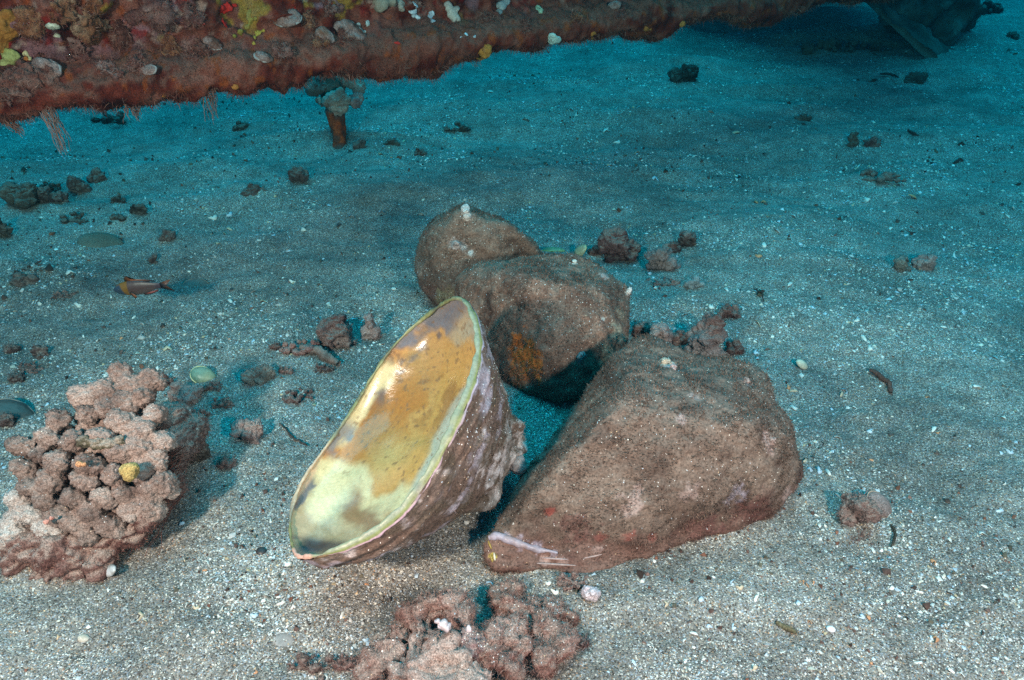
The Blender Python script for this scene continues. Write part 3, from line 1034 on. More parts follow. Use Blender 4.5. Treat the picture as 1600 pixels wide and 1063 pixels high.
def coral_head():
    rng = np.random.default_rng(31)
    base = ground_at(150, 800)
    t = thing('branching_coral', base, 'knobbly pinkish-brown coral head with red weed in the left foreground', 'coral')
    def q(px, py, k=1.0, dz=0.0):
        z = max(0.0, (905 - py) / 330.0) * 0.165 * k + dz
        return at(px, py, z)
    R = lambda px, p: px * mpp(p)
    def branch(lst, seed, pal, wart=.0040, wf=230, name='branch', voxel=.0017, dustc=(.40, .31, .26), rough=.24):
        balls = []
        for (px, py, r, *o) in lst:
            p = q(px, py, 1.0, o[0] if o else 0.0)
            p = p + ray(px, py) * 0.45 * R(r, p)        # bury the lump so that its skin meets the sight line
            balls.append((p, R(r, p), (1, 1, .9)))
        V, F, N = lumps(balls, voxel, seed, rough, wart, wf)
        c = blotch(V, N, pal, seed, 30, dustc, .55)
        o = mk(name, V, F, M_CRUST, t, c)
        return V, F, N, c
    B = []
    # stubby club-shaped branches crowding outward from a core
    poly = np.array([(118, 640), (150, 592), (182, 576), (236, 584), (250, 636), (262, 690), (262, 740), (248, 786), (196, 826), (150, 850), (90, 828), (22, 846), (8, 800), (34, 748), (30, 704), (64, 660)], dtype=float)
    def inside(x, y):
        k_, res = len(poly), False
        for i_ in range(k_):
            (x1, y1), (x2, y2) = poly[i_], poly[(i_ + 1) % k_]
            if (y1 > y) != (y2 > y) and x < (x2 - x1) * (y - y1) / (y2 - y1) + x1:
                res = not res
        return res
    tips = []
    for _ in range(4000):
        x, y = rng.uniform(16, 270), rng.uniform(570, 860)
        if inside(x, y) and all((x - a) ** 2 + (y - b) ** 2 > 26 ** 2 for a, b in tips):
            tips.append((x, y))
    core = at(150, 750, .055) + ray(150, 750) * .035
    seeds = [(180, 610), (90, 690), (90, 750), (40, 810), (150, 690), (215, 700), (210, 780), (140, 800)]
    groups = {}
    for (x, y) in tips:
        k_ = int(np.argmin([(x - a) ** 2 + (y - b) ** 2 for a, b in seeds]))
        groups.setdefault(k_, []).append((x, y))
    for k_, tl in groups.items():
        balls = []
        for (x, y) in tl:
            bul = .030 * math.exp(-((x - 140) ** 2 + (y - 730) ** 2) / (2 * 80 ** 2))
            p = q(x, y, 1.0, 0)
            p = p - ray(x, y) * bul
            r = R(rng.uniform(18, 24), p)
            dr = p - core
            L_ = np.linalg.norm(dr)
            dr = dr / L_
            rot = basis(dr + rng.normal(size=3) * .25)
            p = p + ray(x, y) * r * .5
            wx = rng.uniform(.8, 1.35)
            balls.append((p, r, (wx, .8, .95), rot))
            for sub in range(3):                                    # knuckles on the blunt tip
                o3 = rot @ np.array([rng.uniform(-1, 1) * wx, rng.uniform(-.7, .7), .35])
                balls.append((p + o3 * r * .65, r * rng.uniform(.38, .55)))
            for f_ in (.3, .55, .8):
                balls.append((p - dr * L_ * .7 * f_, r * (.98 - .2 * f_)))
        V, F, N = lumps(balls, .0016, 40 + k_, .24, .0042, 260)
        c = blotch(V, N, CORAL if k_ != 3 else [(.20, .15, .13), (.34, .27, .24), (.48, .42, .38), (.42, .34, .3)], k_, 34)
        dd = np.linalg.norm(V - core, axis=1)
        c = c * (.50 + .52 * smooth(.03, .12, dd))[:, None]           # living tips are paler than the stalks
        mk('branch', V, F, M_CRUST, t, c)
        B.append((V, F, N, c))
    while len(B) < 11:
        B.append(B[-1])
    # bottom mass, weedy
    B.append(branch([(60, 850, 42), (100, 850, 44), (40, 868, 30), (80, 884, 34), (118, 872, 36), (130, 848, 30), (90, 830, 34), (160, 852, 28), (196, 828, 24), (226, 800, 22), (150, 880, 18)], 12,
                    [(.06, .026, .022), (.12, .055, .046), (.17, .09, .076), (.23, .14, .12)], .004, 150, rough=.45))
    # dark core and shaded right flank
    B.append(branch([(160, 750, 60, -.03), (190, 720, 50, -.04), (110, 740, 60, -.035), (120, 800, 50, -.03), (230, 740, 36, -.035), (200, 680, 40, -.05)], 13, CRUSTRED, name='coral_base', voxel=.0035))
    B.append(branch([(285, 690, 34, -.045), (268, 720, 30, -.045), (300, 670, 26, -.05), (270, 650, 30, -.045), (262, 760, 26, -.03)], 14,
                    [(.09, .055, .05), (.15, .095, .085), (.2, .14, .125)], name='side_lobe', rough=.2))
    # ochre knob, dark finger in the gap, small pink sponge
    B2 = branch([(201, 738, 15, .03), (206, 732, 12, .03)], 15, [(.26, .18, .07), (.42, .30, .11), (.5, .38, .17)], .0010, 380, name='ochre_knob', voxel=.0012, dustc=None)
    branch([(132, 690, 12, .022), (152, 694, 11, .022), (172, 694, 11, .02), (186, 688, 9, .018)], 16, [(.07, .06, .04), (.13, .11, .07), (.2, .16, .1)], name='dark_finger', voxel=.0016)
    branch([(72, 815, 5, .026), (80, 810, 4, .026)], 17, [(.5, .2, .16), (.55, .28, .22)], 0, name='sponge_spot', voxel=.0006, dustc=None)
    branch([(124, 725, 6, .036), (132, 726, 4, .036)], 18, [(.55, .26, .12), (.5, .3, .2)], 0, name='sponge_spot', voxel=.0006, dustc=None)
    # turf of fine weed
    RW = [(.20, .075, .06), (.26, .12, .09), (.16, .06, .05), (.30, .17, .13)]
    for i, (V, F, N, c) in enumerate(B):
        if len(groups) <= i < 11:
            continue
        if i in (11, 12, 13):
            turf(V, F, 4200 if i == 11 else 2200, .007 if i in (12, 13) else .005, .0005, M_TURF, t, RW, rng, None, .7, .3, tint=c)
        elif i < 12:
            turf(V, F, 900, .0028, .0005, M_TURF, t, BROWN, rng, None, .8, 0, tint=c)
        dust(V, F, 90, .0012, M_CHIP, t, rng, np.clip(N[:, 2], 0, 1) ** 2)
    # veil of red filaments trailing on the sand at the right
    g = []
    for k in range(300):
        x0, y0 = 292 - rng.random() * 60, 690 + rng.random() * 90
        a = q(x0, y0, 1, -.02)
        e = ground_at(x0 - 30 - rng.random() * 90, y0 + 30 + rng.random() * 75)
        n_ = 7
        s_ = np.linspace(0, 1, n_)[:, None]
        path = a * (1 - s_) + e * s_ + rng.normal(size=(n_, 3)) * .0022 + np.array([0, 0, .008]) * np.sin(s_ * math.pi) * rng.random()
        path[:, 2] = np.maximum(path[:, 2], H(path[:, 0], path[:, 1]) + .001)
        g.append(tube(path, .00032, 3, False))
    Vs = np.concatenate([v for v, f in g])
    n0 = len(g[0][0])
    Fs = np.concatenate([f + n0 * i for i, (v, f) in enumerate(g)])
    cc = np.repeat(np.array([(.19, .075, .058)]) * (.6 + .8 * rng.random((len(g), 1))), n0, 0)
    tag(mk('red_weed', Vs, Fs, M_TURF, t, cc), kind='stuff')
coral_head()

# ------------------------------------------------------------------ rubble and small things on the sand
def rock(name, label, cat, px, py, wpx, hpx, seed, pal=CRUSTRED, n=7, fuzz=500, group=None, tall=1.0, flat=0.6, wart=0.0, dustc=(.24, .20, .17), dust_amt=.5, sink=.25, ang=0.0, rough=.5, fl=.005, knob=1.0):
    """an irregular lump; px, py is the middle of its foot"""
    rng = np.random.default_rng(seed)
    b = ground_at(px, py)
    k = mpp(b)
    w, h = wpx * k, hpx * k * tall
    dp = w * flat
    balls = []
    r0 = min(w, h * 1.3) * .30
    ca, sa = math.cos(ang), math.sin(ang)
    balls.append((b + np.array([0, dp * .4, r0 * .12]), r0 * .6, (max(w * .44 / (r0 * .6), 1), 1, .62), np.array([[ca, -sa, 0], [sa, ca, 0], [0, 0, 1.0]])))
    n = int(n * 2 / knob ** 1.5)
    for i in range(n):
        f = (i + .5) / n * 2 - 1
        x = f * max(w * .5 - r0 * .9, 0)
        y = rng.uniform(-.5, .5) * max(dp - r0, 0)
        z = (h - r0) * rng.random() * (1 - .5 * abs(f)) + r0 * (.6 - sink)
        p = b + np.array([x * ca - y * sa, x * sa + y * ca + dp * .4, z])
        balls.append((p, r0 * knob * rng.uniform(.38, 1.0), (1, rng.uniform(.7, 1.1), rng.uniform(.7, 1.3)), basis(rng.normal(size=3))))
    V, F, N = lumps(balls, max(w / 58, .0011), seed, rough, wart, 260)
    t = thing(name, b, label, cat, group)
    c = blotch(V, N, pal, seed, 1.2 / max(w, .02), dustc, dust_amt)
    mk('chunk_body', V, F, M_CRUST, t, c)
    if fuzz:
        turf(V, F, fuzz, fl, .0005, M_TURF, t, pal, rng, None, .7, .2, tint=c)
    return t, V, F, N

PINKISH = [(.10, .055, .05), (.20, .125, .115), (.30, .21, .195), (.38, .29, .27)]
GREYISH = [(.08, .065, .055), (.14, .115, .10), (.20, .17, .145), (.26, .22, .19)]
DARKWEED = [(.035, .028, .024), (.06, .045, .038), (.09, .065, .052), (.13, .09, .07)]

G = 'lumps of coral rubble on the sand'
rock('coral_chunk', 'dark maroon coral lump with an upright stub left of the open shell', 'coral chunk', 522, 548, 78, 66, 101, CRUSTRED, 8, 900, G, knob=.62)
rock('coral_chunk', 'small pale pink knobby coral piece touching the open shell rim', 'coral chunk', 578, 532, 40, 44, 102, PINKISH, 6, 200, G, wart=.001, knob=.7, dust_amt=.25)
rock('coral_chunk', 'reddish broken coral bar lying beside the maroon lump', 'coral chunk', 462, 556, 70, 20, 103, [(.16, .05, .045), (.26, .11, .1), (.3, .18, .15)], 6, 150, G)
rock('coral_chunk', 'sandy curled rubble piece between green shell and open shell', 'coral chunk', 398, 604, 60, 34, 104, GREYISH, 7, 200, G)
rock('coral_chunk', 'pink crumbly rubble piece lying halfway between coral head and open shell', 'coral chunk', 384, 690, 58, 40, 105, PINKISH, 7, 250, G)
rock('coral_chunk', 'low maroon rubble patch left of the open shell half sunk in sand', 'coral chunk', 462, 630, 60, 14, 106, [(.12, .06, .055), (.18, .10, .09)], 7, 200, G)
rock('coral_chunk', 'bone-like brown rubble piece just behind the coral head', 'coral chunk', 285, 632, 60, 30, 107, PINKISH, 6, 150, G, ang=.25)
rock('coral_chunk', 'round weedy rubble lump in the shade right of the coral head', 'coral chunk', 300, 725, 62, 60, 108, DARKWEED, 7, 500, G, knob=.7)
rock('coral_chunk', 'round dark red coral ball behind the blocky shell', 'coral chunk', 972, 412, 66, 56, 109, [(.05, .022, .024), (.10, .045, .042), (.16, .08, .075), (.28, .18, .17)], 6, 500, G)
rock('coral_chunk', 'finger-branched dark coral piece right of the red coral ball', 'coral chunk', 1036, 424, 66, 40, 110, [(.05, .03, .028), (.11, .065, .06), (.18, .12, .11), (.24, .17, .16)], 9, 200, G, wart=.001, knob=.6, dust_amt=.2)
rock('coral_chunk', 'brown rubble knob at the end of the finger-branched coral', 'coral chunk', 1074, 386, 40, 26, 111, [(.06, .035, .03), (.13, .08, .07), (.2, .13, .12)], 5, 150, G, knob=.7)
rock('coral_chunk', 'flat bluish slab of rubble behind the blocky shell', 'coral chunk', 1085, 452, 42, 18, 112, [(.16, .18, .19), (.26, .30, .31), (.3, .34, .36)], 5, 60, G)
rock('coral_chunk', 'pinkish branching coral chunk right behind the largest shell', 'coral chunk', 1105, 566, 100, 88, 113, [(.09, .045, .04), (.17, .10, .09), (.27, .18, .165), (.36, .27, .25)], 10, 400, G, wart=.0016, knob=.55, dust_amt=.25)
rock('coral_chunk', 'pink coral stub wedged between the blocky and the largest shell', 'coral chunk', 1030, 552, 60, 62, 114, PINKISH, 8, 300, G, knob=.6, dust_amt=.25)
rock('coral_chunk', 'small pale and brown rubble piece alone on the right sand', 'coral chunk', 1446, 424, 44, 24, 115, PINKISH, 5, 80, G)
rock('coral_chunk', 'brown rubble lump touching the small pale piece on the right', 'coral chunk', 1412, 424, 36, 28, 116, GREYISH, 5, 80, G)
rock('coral_chunk', 'dark round rock near the shadow at top right', 'coral chunk', 1070, 130, 56, 34, 117, DARKWEED, 6, 300, G)
rock('coral_chunk', 'red-tipped weedy fragment far out on the right sand', 'coral chunk', 1366, 232, 36, 16, 118, CRUSTRED, 5, 80, G)
rock('coral_chunk', 'dark upright stub beside the red-tipped fragment', 'coral chunk', 1334, 230, 22, 28, 119, DARKWEED, 4, 80, G)
rock('coral_chunk', 'low brown crescent of rubble on the right sand', 'coral chunk', 1385, 288, 74, 22, 120, [(.10, .07, .06), (.16, .11, .10), (.2, .15, .13)], 8, 250, G)
rock('coral_chunk', 'tiny dark pair of pebbles right of the far dark round rock', 'coral chunk', 1256, 190, 30, 12, 121, DARKWEED, 4, 40, G)
rock('coral_chunk', 'dark weedy tuft on sand below the leaning plate', 'coral chunk', 1436, 132, 40, 22, 122, DARKWEED, 5, 250, G, fl=.012)
for (px, py, w, h, sd, lab) in [(28, 330, 66, 44, 131, 'dark weedy lump cut by the left edge, largest of its row'),
                                (62, 318, 44, 30, 132, 'dark red-brown lump second from left in the far left row'),
                                (118, 305, 46, 30, 133, 'oval dark lump at the right end of the far left row'),
                                (88, 318, 34, 20, 134, 'small dark lump between the larger ones of the far left row'),
                                (150, 285, 34, 20, 135, 'faint weedy lump behind the far left row'),
                                (4, 372, 26, 40, 136, 'dark clump cut by the left edge below the far left row'),
                                (398, 314, 46, 26, 137, 'dark pair of lumps on sand behind the fish'),
                                (466, 286, 38, 24, 138, 'brown pebble pile in front of the rusty stake'),
                                (212, 338, 36, 18, 139, 'brown lump behind the flat oval stone'),
                                (185, 352, 36, 18, 140, 'grey weedy lump just behind the flat oval stone'),
                                (110, 352, 56, 16, 141, 'low weed patch left of the flat oval stone'),
                                (262, 376, 30, 16, 142, 'small brown lump right of the flat oval stone'),
                                (238, 412, 16, 14, 143, 'little brown pebble above the fish'),
                                (28, 450, 50, 22, 144, 'weedy brown heap at the left edge level with the fish'),
                                (60, 560, 34, 18, 145, 'reddish pebble pair at the left edge above the coral head'),
                                (14, 552, 26, 16, 146, 'dark red pebble at the left edge above the coral head'),
                                (22, 600, 34, 16, 147, 'brown crumbly patch at the left edge above the coral head'),
                                (12, 668, 34, 26, 148, 'pinkish stone cut by the left edge beside the coral head'),
                                (656, 244, 22, 12, 149, 'small brown pebble right of the rusty stake'),
                                (612, 232, 30, 14, 150, 'low dark lump right of the rusty stake'),
                                (715, 208, 50, 14, 151, 'dark twig-like debris on the far sand'),
                                (1285, 90, 80, 26, 152, 'dark weedy rubble heap in the shade at top right'),
                                (560, 232, 26, 18, 153, 'dark pebble at the foot of the rusty stake'),
                                (1010, 66, 60, 16, 154, 'dark rubble on sand under the far end of the beam'),
                                (165, 196, 60, 18, 155, 'dark patch of rubble on sand under the near end of the beam'),
                                (374, 205, 30, 14, 156, 'dark weedy scrap on sand under the beam left of the stake')]:
    rock('weedy_stone', lab, 'stone', px, py, w, h, sd, DARKWEED if sd in (131, 136, 139, 140, 141, 150, 151, 152, 154, 155, 156) else [(.06, .035, .032), (.11, .065, .058), (.17, .115, .10)], 5, 160, 'small dark lumps scattered on the far sand')

RAG = [(.07, .032, .028), (.13, .062, .053), (.20, .115, .10), (.26, .17, .15)]
for (px, py, w, h, sd, lab) in [(345, 640, 44, 16, 201, 'low ragged rubble between the coral head and the open shell'),
                                (330, 612, 34, 14, 202, 'ragged crumb of rubble just below the green shell'),
                                (300, 662, 50, 22, 203, 'weedy rubble tucked behind the right side of the coral head'),
                                (430, 548, 26, 12, 204, 'red stub at the left end of the coral bar'),
                                (446, 586, 30, 12, 205, 'low rubble crumb below the coral bar'),
                                (250, 604, 42, 20, 206, 'rubble lump directly behind the top of the coral head'),
                                (352, 735, 36, 26, 207, 'upright crumb of rubble right of the coral head base'),
                                (505, 585, 40, 14, 208, 'flat rubble crumb under the coral rod near the open shell'),
                                (1003, 528, 40, 30, 209, 'rubble wedged behind the top corner of the largest shell'),
                                (1062, 540, 46, 30, 210, 'rubble crumb between two coral pieces behind the largest shell'),
                                (1150, 556, 40, 26, 211, 'broken coral tip right of the pinkish coral chunk'),
                                (1140, 500, 46, 24, 212, 'ragged coral piece behind the pinkish coral chunk'),
                                (1050, 398, 40, 24, 213, 'rubble bridging the finger coral and the brown knob'),
                                (930, 400, 30, 18, 214, 'dark crumb between the blocky shell and the red coral ball'),
                                (1040, 452, 60, 12, 215, 'low slab edge in the sand behind the blocky shell'),
                                (44, 430, 60, 14, 216, 'ragged weedy patch on the left sand above the fish level'),
                                (92, 470, 40, 12, 217, 'low brown crumbs left of the fish'),
                                (40, 585, 50, 14, 218, 'reddish rubble strip at the left edge above the coral head'),
                                (75, 300, 40, 18, 219, 'dark weed clump behind the far left row'),
                                (182, 318, 30, 14, 220, 'dark crumb right of the far left row'),
                                (640, 640, 10, 6, 221, ''), (540, 1050, 50, 20, 222, 'weedy crumb left of the broad bottom rubble'),
                                (905, 1015, 40, 22, 223, 'low weedy crumb at the right end of the broad bottom rubble'),
                                (895, 925, 60, 20, 224, 'sandy weed hummock above the broad bottom rubble'),
                                (1345, 850, 50, 10, 225, 'sandy crumbs just below the clam rock')]:
    if lab:
        rock('coral_chunk', lab, 'coral chunk', px, py, w, h, sd, RAG if sd not in (216, 219, 220) else DARKWEED, 7, 350, G, knob=.6, sink=.5, dust_amt=.4)

def front_rubble():
    rng = np.random.default_rng(77)
    b = ground_at(750, 1000)
    t = thing('coral_chunk', b, 'broad weedy coral rubble with holes at the bottom edge of the picture', 'coral chunk', G)
    def cl(lst, seed, pal, nm, fz, wart=.0022, dustc=(.30, .25, .21)):
        balls = []
        for (px, py, r, z) in lst:
            p = at(px, py, z)
            rr = r * mpp(p)
            balls.append((p + ray(px, py) * rr * .5, rr))
        V, F, N = lumps(balls, .0019, seed, .5, wart, 200)
        c = blotch(V, N, pal, seed, 30, dustc, .45)
        mk(nm, V, F, M_CRUST, t, c)
        turf(V, F, fz, .0055, .0005, M_TURF, t, [(.20, .10, .08), (.26, .15, .12), (.3, .2, .16)], rng, None, .7, .2, tint=c)
        dust(V, F, 110, .0014, M_CHIP, t, rng, np.clip(N[:, 2], 0, 1) ** 2)
        return V, F, N
    W_ = [(.10, .045, .038), (.18, .09, .075), (.26, .155, .13), (.33, .22, .19)]
    cl([(672, 950, 24, .03), (700, 948, 24, .034), (655, 968, 22, .025), (725, 968, 24, .035), (738, 990, 22, .033), (660, 990, 20, .025), (690, 992, 22, .03)], 1, W_, 'weedy_lobe', 2600)
    cl([(788, 945, 20, .02), (800, 925, 20, .012), (770, 930, 16, .012), (812, 950, 18, .018), (834, 960, 17, .018), (832, 940, 14, .012)], 2, W_, 'weedy_lobe', 1500)
    cl([(795, 985, 26, .03), (775, 1005, 24, .032), (812, 1012, 22, .03), (760, 1020, 22, .03), (800, 1035, 22, .03)], 3, W_, 'weedy_lobe', 2200)
    cl([(855, 990, 30, .02), (870, 1010, 28, .02), (850, 1022, 26, .02), (880, 990, 18, .015)], 4, W_, 'weedy_lobe', 2000)
    cl([(868, 958, 20, .010), (890, 960, 15, .008)], 5, W_, 'weedy_lobe', 700)
    P_ = [(.17, .10, .085), (.28, .18, .15), (.38, .27, .23), (.33, .25, .21)]
    cl([(690, 1030, 34, .035), (720, 1050, 36, .035), (665, 1050, 32, .03), (640, 1040, 22, .02), (625, 1058, 26, .02), (700, 1075, 40, .03), (745, 1075, 34, .03), (650, 1010, 14, .022)], 6, P_, 'pink_crust', 900, .0012, (.36, .28, .24))
    cl([(735, 1012, 22, .035), (720, 1020, 18, .034), (755, 1008, 16, .035)], 7, [(.14, .08, .08), (.24, .16, .16), (.3, .22, .22)], 'coral_stub', 500)
    cl([(600, 1000, 16, .01), (612, 1010, 14, .01), (590, 1015, 14, .006)], 8, GREYISH, 'weedy_lobe', 300)
    cl([(700, 985, 60, -.02), (790, 1000, 60, -.02), (850, 1010, 40, -.02), (690, 1040, 50, -.02)], 9, [(.06, .03, .03), (.12, .06, .055)], 'chunk_base', 900)
    cl([(640, 968, 18, .012), (625, 992, 20, .014), (610, 1022, 22, .014), (588, 1042, 22, .010), (566, 1058, 20, .006)], 10, W_, 'weedy_lobe', 1200)
    # oyster chip stuck in the weed
    for (px, py, r, z, sc_) in [(690, 976, 14, .055, (1, .5, .35)), (733, 983, 7, .058, (.8, .8, .5))]:
        p = at(px, py, z)
        V, F, N = lumps([(p, r * mpp(p), sc_, basis([.4, -.6, .7]))], .0009, int(px), .5)
        mk('shell_scrap', V, F, M_CHIP, t, blotch(V, N, [(.42, .34, .36), (.6, .52, .52), (.5, .4, .4)], 3, 120))
front_rubble()
rock('coral_chunk', 'small weedy rubble cut by the bottom edge left of the broad rubble', 'coral chunk', 478, 1062, 80, 22, 160, [(.10, .06, .055), (.2, .13, .11)], 6, 400, G)
rock('coral_chunk', 'pale lavender crusty stone right of the broad bottom rubble', 'coral chunk', 923, 940, 34, 26, 161, [(.40, .34, .38), (.54, .48, .5), (.5, .4, .42)], 5, 0, G, dustc=None)
rock('coral_chunk', 'weedy rock with a clam on its right side alone on the right sand', 'coral chunk', 1340, 822, 74, 52, 162, [(.12, .07, .06), (.2, .13, .115), (.28, .2, .18)], 8, 700, G)

def cup(center, rad, normal, depth=0.4, aspect=1.0, nr=14, nt=28, thick=.06, twist=0.0, point=0.0):
    """one valve of a shell: a shallow scalloped cup with thickness"""
    Bm = basis(normal)
    rows = []
    for side in (0, 1):
        for i in range(nr):
            s = i / (nr - 1)
            s = s if side == 0 else 1 - s
            th = np.arange(nt) * 2 * math.pi / nt + twist
            rr = rad * np.sin(s * math.pi / 2) * (1 + .02 * np.sin(9 * th)) * (1 - point * np.cos(th) * .25)
            z = rad * depth * np.cos(s * math.pi / 2) - side * rad * thick
            rows.append(np.stack([np.cos(th) * rr, np.sin(th) * rr * aspect, np.full(nt, z)], -1))
    V = np.stack(rows, 0).reshape(-1, 3) @ Bm.T + np.asarray(center)
    return V, grid_faces(len(rows), nt, False, True)

def valve(name, label, px, py, rpx, normal, pal, lift=.4, depth=.4, aspect=.75, twist=0.0, cat='seashell', group=None, mat=None, point=.5, seed=0, rim=None):
    b = ground_at(px, py)
    r = rpx * mpp(b)
    c = b + np.array([0, 0, r * lift])
    t = thing(name, b, label, cat, group)
    V, F = cup(c, r, normal, depth, aspect, twist=twist, point=point)
    N = vert_normals(V, F)
    V = V + N * (fbm(V, 40, 3, seed) * r * .04)[:, None]
    va = mk('valve', V, F, mat or M_LIP, t, blotch(V, N, pal, seed, .8 / r))
    if rim:
        Bm = basis(normal)
        th = np.linspace(0, 2 * math.pi, 40)
        path = np.stack([np.cos(th + twist) * r * 1.01 * (1 - point * np.cos(th + twist) * .25), np.sin(th + twist) * r * aspect * 1.01, 0 * th], -1) @ Bm.T + c
        V2, F2 = tube(path, r * .045, 6, False)
        mk('valve_edge', V2, F2, M_LIP, va, np.tile(np.array(rim), (len(V2), 1)))
    return t

valve('green_shell', 'small pale green shell standing in sand behind the coral head', 317, 592, 19, (.35, -.6, .7), [(.08, .17, .13), (.14, .22, .16), (.24, .27, .17)], .35, .45, .72, 2.4, seed=1, rim=(.5, .5, .28))
valve('flat_stone', 'flat oval pale stone lying on sand behind the fish', 156, 380, 36, (.1, -.25, .95), [(.09, .08, .06), (.15, .13, .10), (.21, .18, .14)], .0, .22, .62, 0.3, 'stone', mat=M_CRUST, seed=2, point=.1)
valve('clam_shell', 'half-buried brown clam shell leaning on the right-hand rock', 1366, 800, 26, (.45, -.5, .75), [(.20, .14, .125), (.30, .23, .21), (.24, .17, .15)], .7, .35, .7, .9, mat=M_CRUST, seed=3, rim=(.42, .30, .22))
valve('yellow_shell', 'pale yellow shell edge sticking up behind the blocky shell', 905, 402, 15, (-.8, -.3, .4), [(.2, .18, .12), (.35, .32, .2)], .6, .4, .6, .2, seed=4, rim=(.55, .50, .22))
valve('buried_shell', 'greenish curved shell edge behind the crest of the blocky shell', 862, 400, 18, (0, .4, .9), [(.10, .16, .10), (.22, .30, .16)], .5, .35, .6, .2, seed=5, rim=(.34, .40, .14))
valve('round_shell', 'thin round shell lying flat in the sand right of the fish', 306, 447, 21, (.1, -.3, .95), [(.10, .085, .07), (.17, .15, .125)], -.08, .14, .8, 0, seed=6, rim=(.24, .18, .13), point=0)
valve('cream_shell', 'small cream hooked shell on sand right of the largest shell', 1250, 574, 12, (.5, -.4, .7), [(.5, .44, .32), (.66, .60, .46)], .5, .5, .6, .6, seed=7)
valve('broken_shell', 'broken pale curved shell on sand in the lower left', 445, 1002, 24, (.2, -.2, .95), [(.20, .18, .165), (.30, .27, .25)], -.12, .16, .6, .6, seed=8, rim=(.50, .46, .43))
valve('mussel_shell', 'grey split shell standing on edge below the coral head', 172, 896, 24, (-.6, -.35, .5), [(.36, .36, .38), (.55, .54, .54), (.2, .17, .14)], .25, .3, .4, 1.0, seed=9)
valve('dark_shell', 'round black shell disc on sand left of the open shell', 407, 862, 8, (0, -.3, 1), [(.025, .018, .016), (.05, .035, .03)], .2, .3, .8, 0, seed=10)
valve('teal_shell', 'big curved dark shell cut by the left edge above the coral head', 12, 650, 36, (.3, -.5, .8), [(.04, .05, .045), (.09, .09, .08)], .05, .35, .7, 0, seed=11, rim=(.16, .16, .14))
valve('white_shell', 'bluish white oval shell on sand near the bottom right', 1297, 984, 7, (0, -.3, 1), [(.6, .66, .7), (.7, .74, .76)], .3, .5, .7, .4, seed=12)
valve('white_shell', 'white chunky shell piece on sand below the coral head', 130, 998, 9, (.5, -.6, .6), [(.42, .38, .30), (.62, .58, .5)], .05, .6, .7, .8, seed=13)

# a thin shard worm tube and twigs
def stick(name, label, pts, r, colr, cat, fuzz=0):
    P = np.array([ground_at(a, b) + np.array([0, 0, z]) for a, b, z in pts])
    q_ = np.linspace(0, len(P) - 1, 22)
    path = np.stack([np.interp(q_, np.arange(len(P)), P[:, k]) for k in range(3)], -1)
    path = path + fbm(path, 70, 3, int(pts[0][0]))[:, None] * np.array([.002, .002, .001])
    V, F = tube(path, r * (.55 + .45 * np.sin(np.linspace(.3, math.pi - .2, 22))), 8)
    V = V + vert_normals(V, F) * (fbm(V, 160, 3, 4) * r * .35)[:, None]
    t = thing(name, P[0], label, cat)
    c = blotch(V, V * 0, [np.array(colr) * .6, colr, np.array(colr) * 1.4], 3, 120)
    mk('stem', V, F, M_CRUST, t, c)
    if fuzz:
        turf(V, F, fuzz, .006, .0004, M_TURF, t, [colr], np.random.default_rng(int(pts[0][0])), None, .7, .2)
stick('weed_stem', 'brown fuzzy weed stem curving on the right sand', [(1358, 582, .004), (1372, 590, .006), (1386, 604, .005), (1392, 616, .003)], .0035, (.10, .055, .045), 'seaweed', 220)
stick('coral_rod', 'broken grey-brown coral rod lying before the maroon lump', [(470, 549, .006), (500, 556, .008), (530, 574, .006)], .0065, (.22, .15, .125), 'coral rod', 60)
stick('weed_stem', 'thin dark strand on sand left of the open shell', [(436, 664, .002), (450, 678, .003), (466, 690, .002), (480, 698, .002)], .0014, (.06, .05, .045), 'seaweed', 0)
stick('twig', 'thin dark looped twig right of the blocky shell', [(1176, 456, .004), (1188, 464, .008), (1192, 474, .003)], .0014, (.04, .035, .03), 'twig', 0)
stick('twig', 'dark twig below the weedy tuft at top right', [(1374, 118, .004), (1390, 120, .008), (1404, 122, .004)], .004, (.05, .04, .035), 'twig', 30)
stick('twig', 'short dark twig lying on the far right sand', [(1418, 206, .004), (1426, 212, .006), (1436, 216, .003)], .0035, (.06, .045, .04), 'twig', 20)
stick('twig', 'little dark stub near the right edge', [(1490, 256, .003), (1498, 253, .006), (1504, 252, .003)], .0035, (.06, .04, .035), 'twig', 20)
stick('weed_stem', 'low brown sprig on sand below the clam rock', [(1392, 820, .002), (1398, 840, .003), (1392, 856, .002)], .0014, (.07, .06, .045), 'seaweed', 60)
stick('weed_stem', 'olive weed scrap on the bottom right sand', [(1215, 972, .002), (1230, 982, .003), (1242, 990, .002)], .003, (.14, .12, .07), 'seaweed', 120)

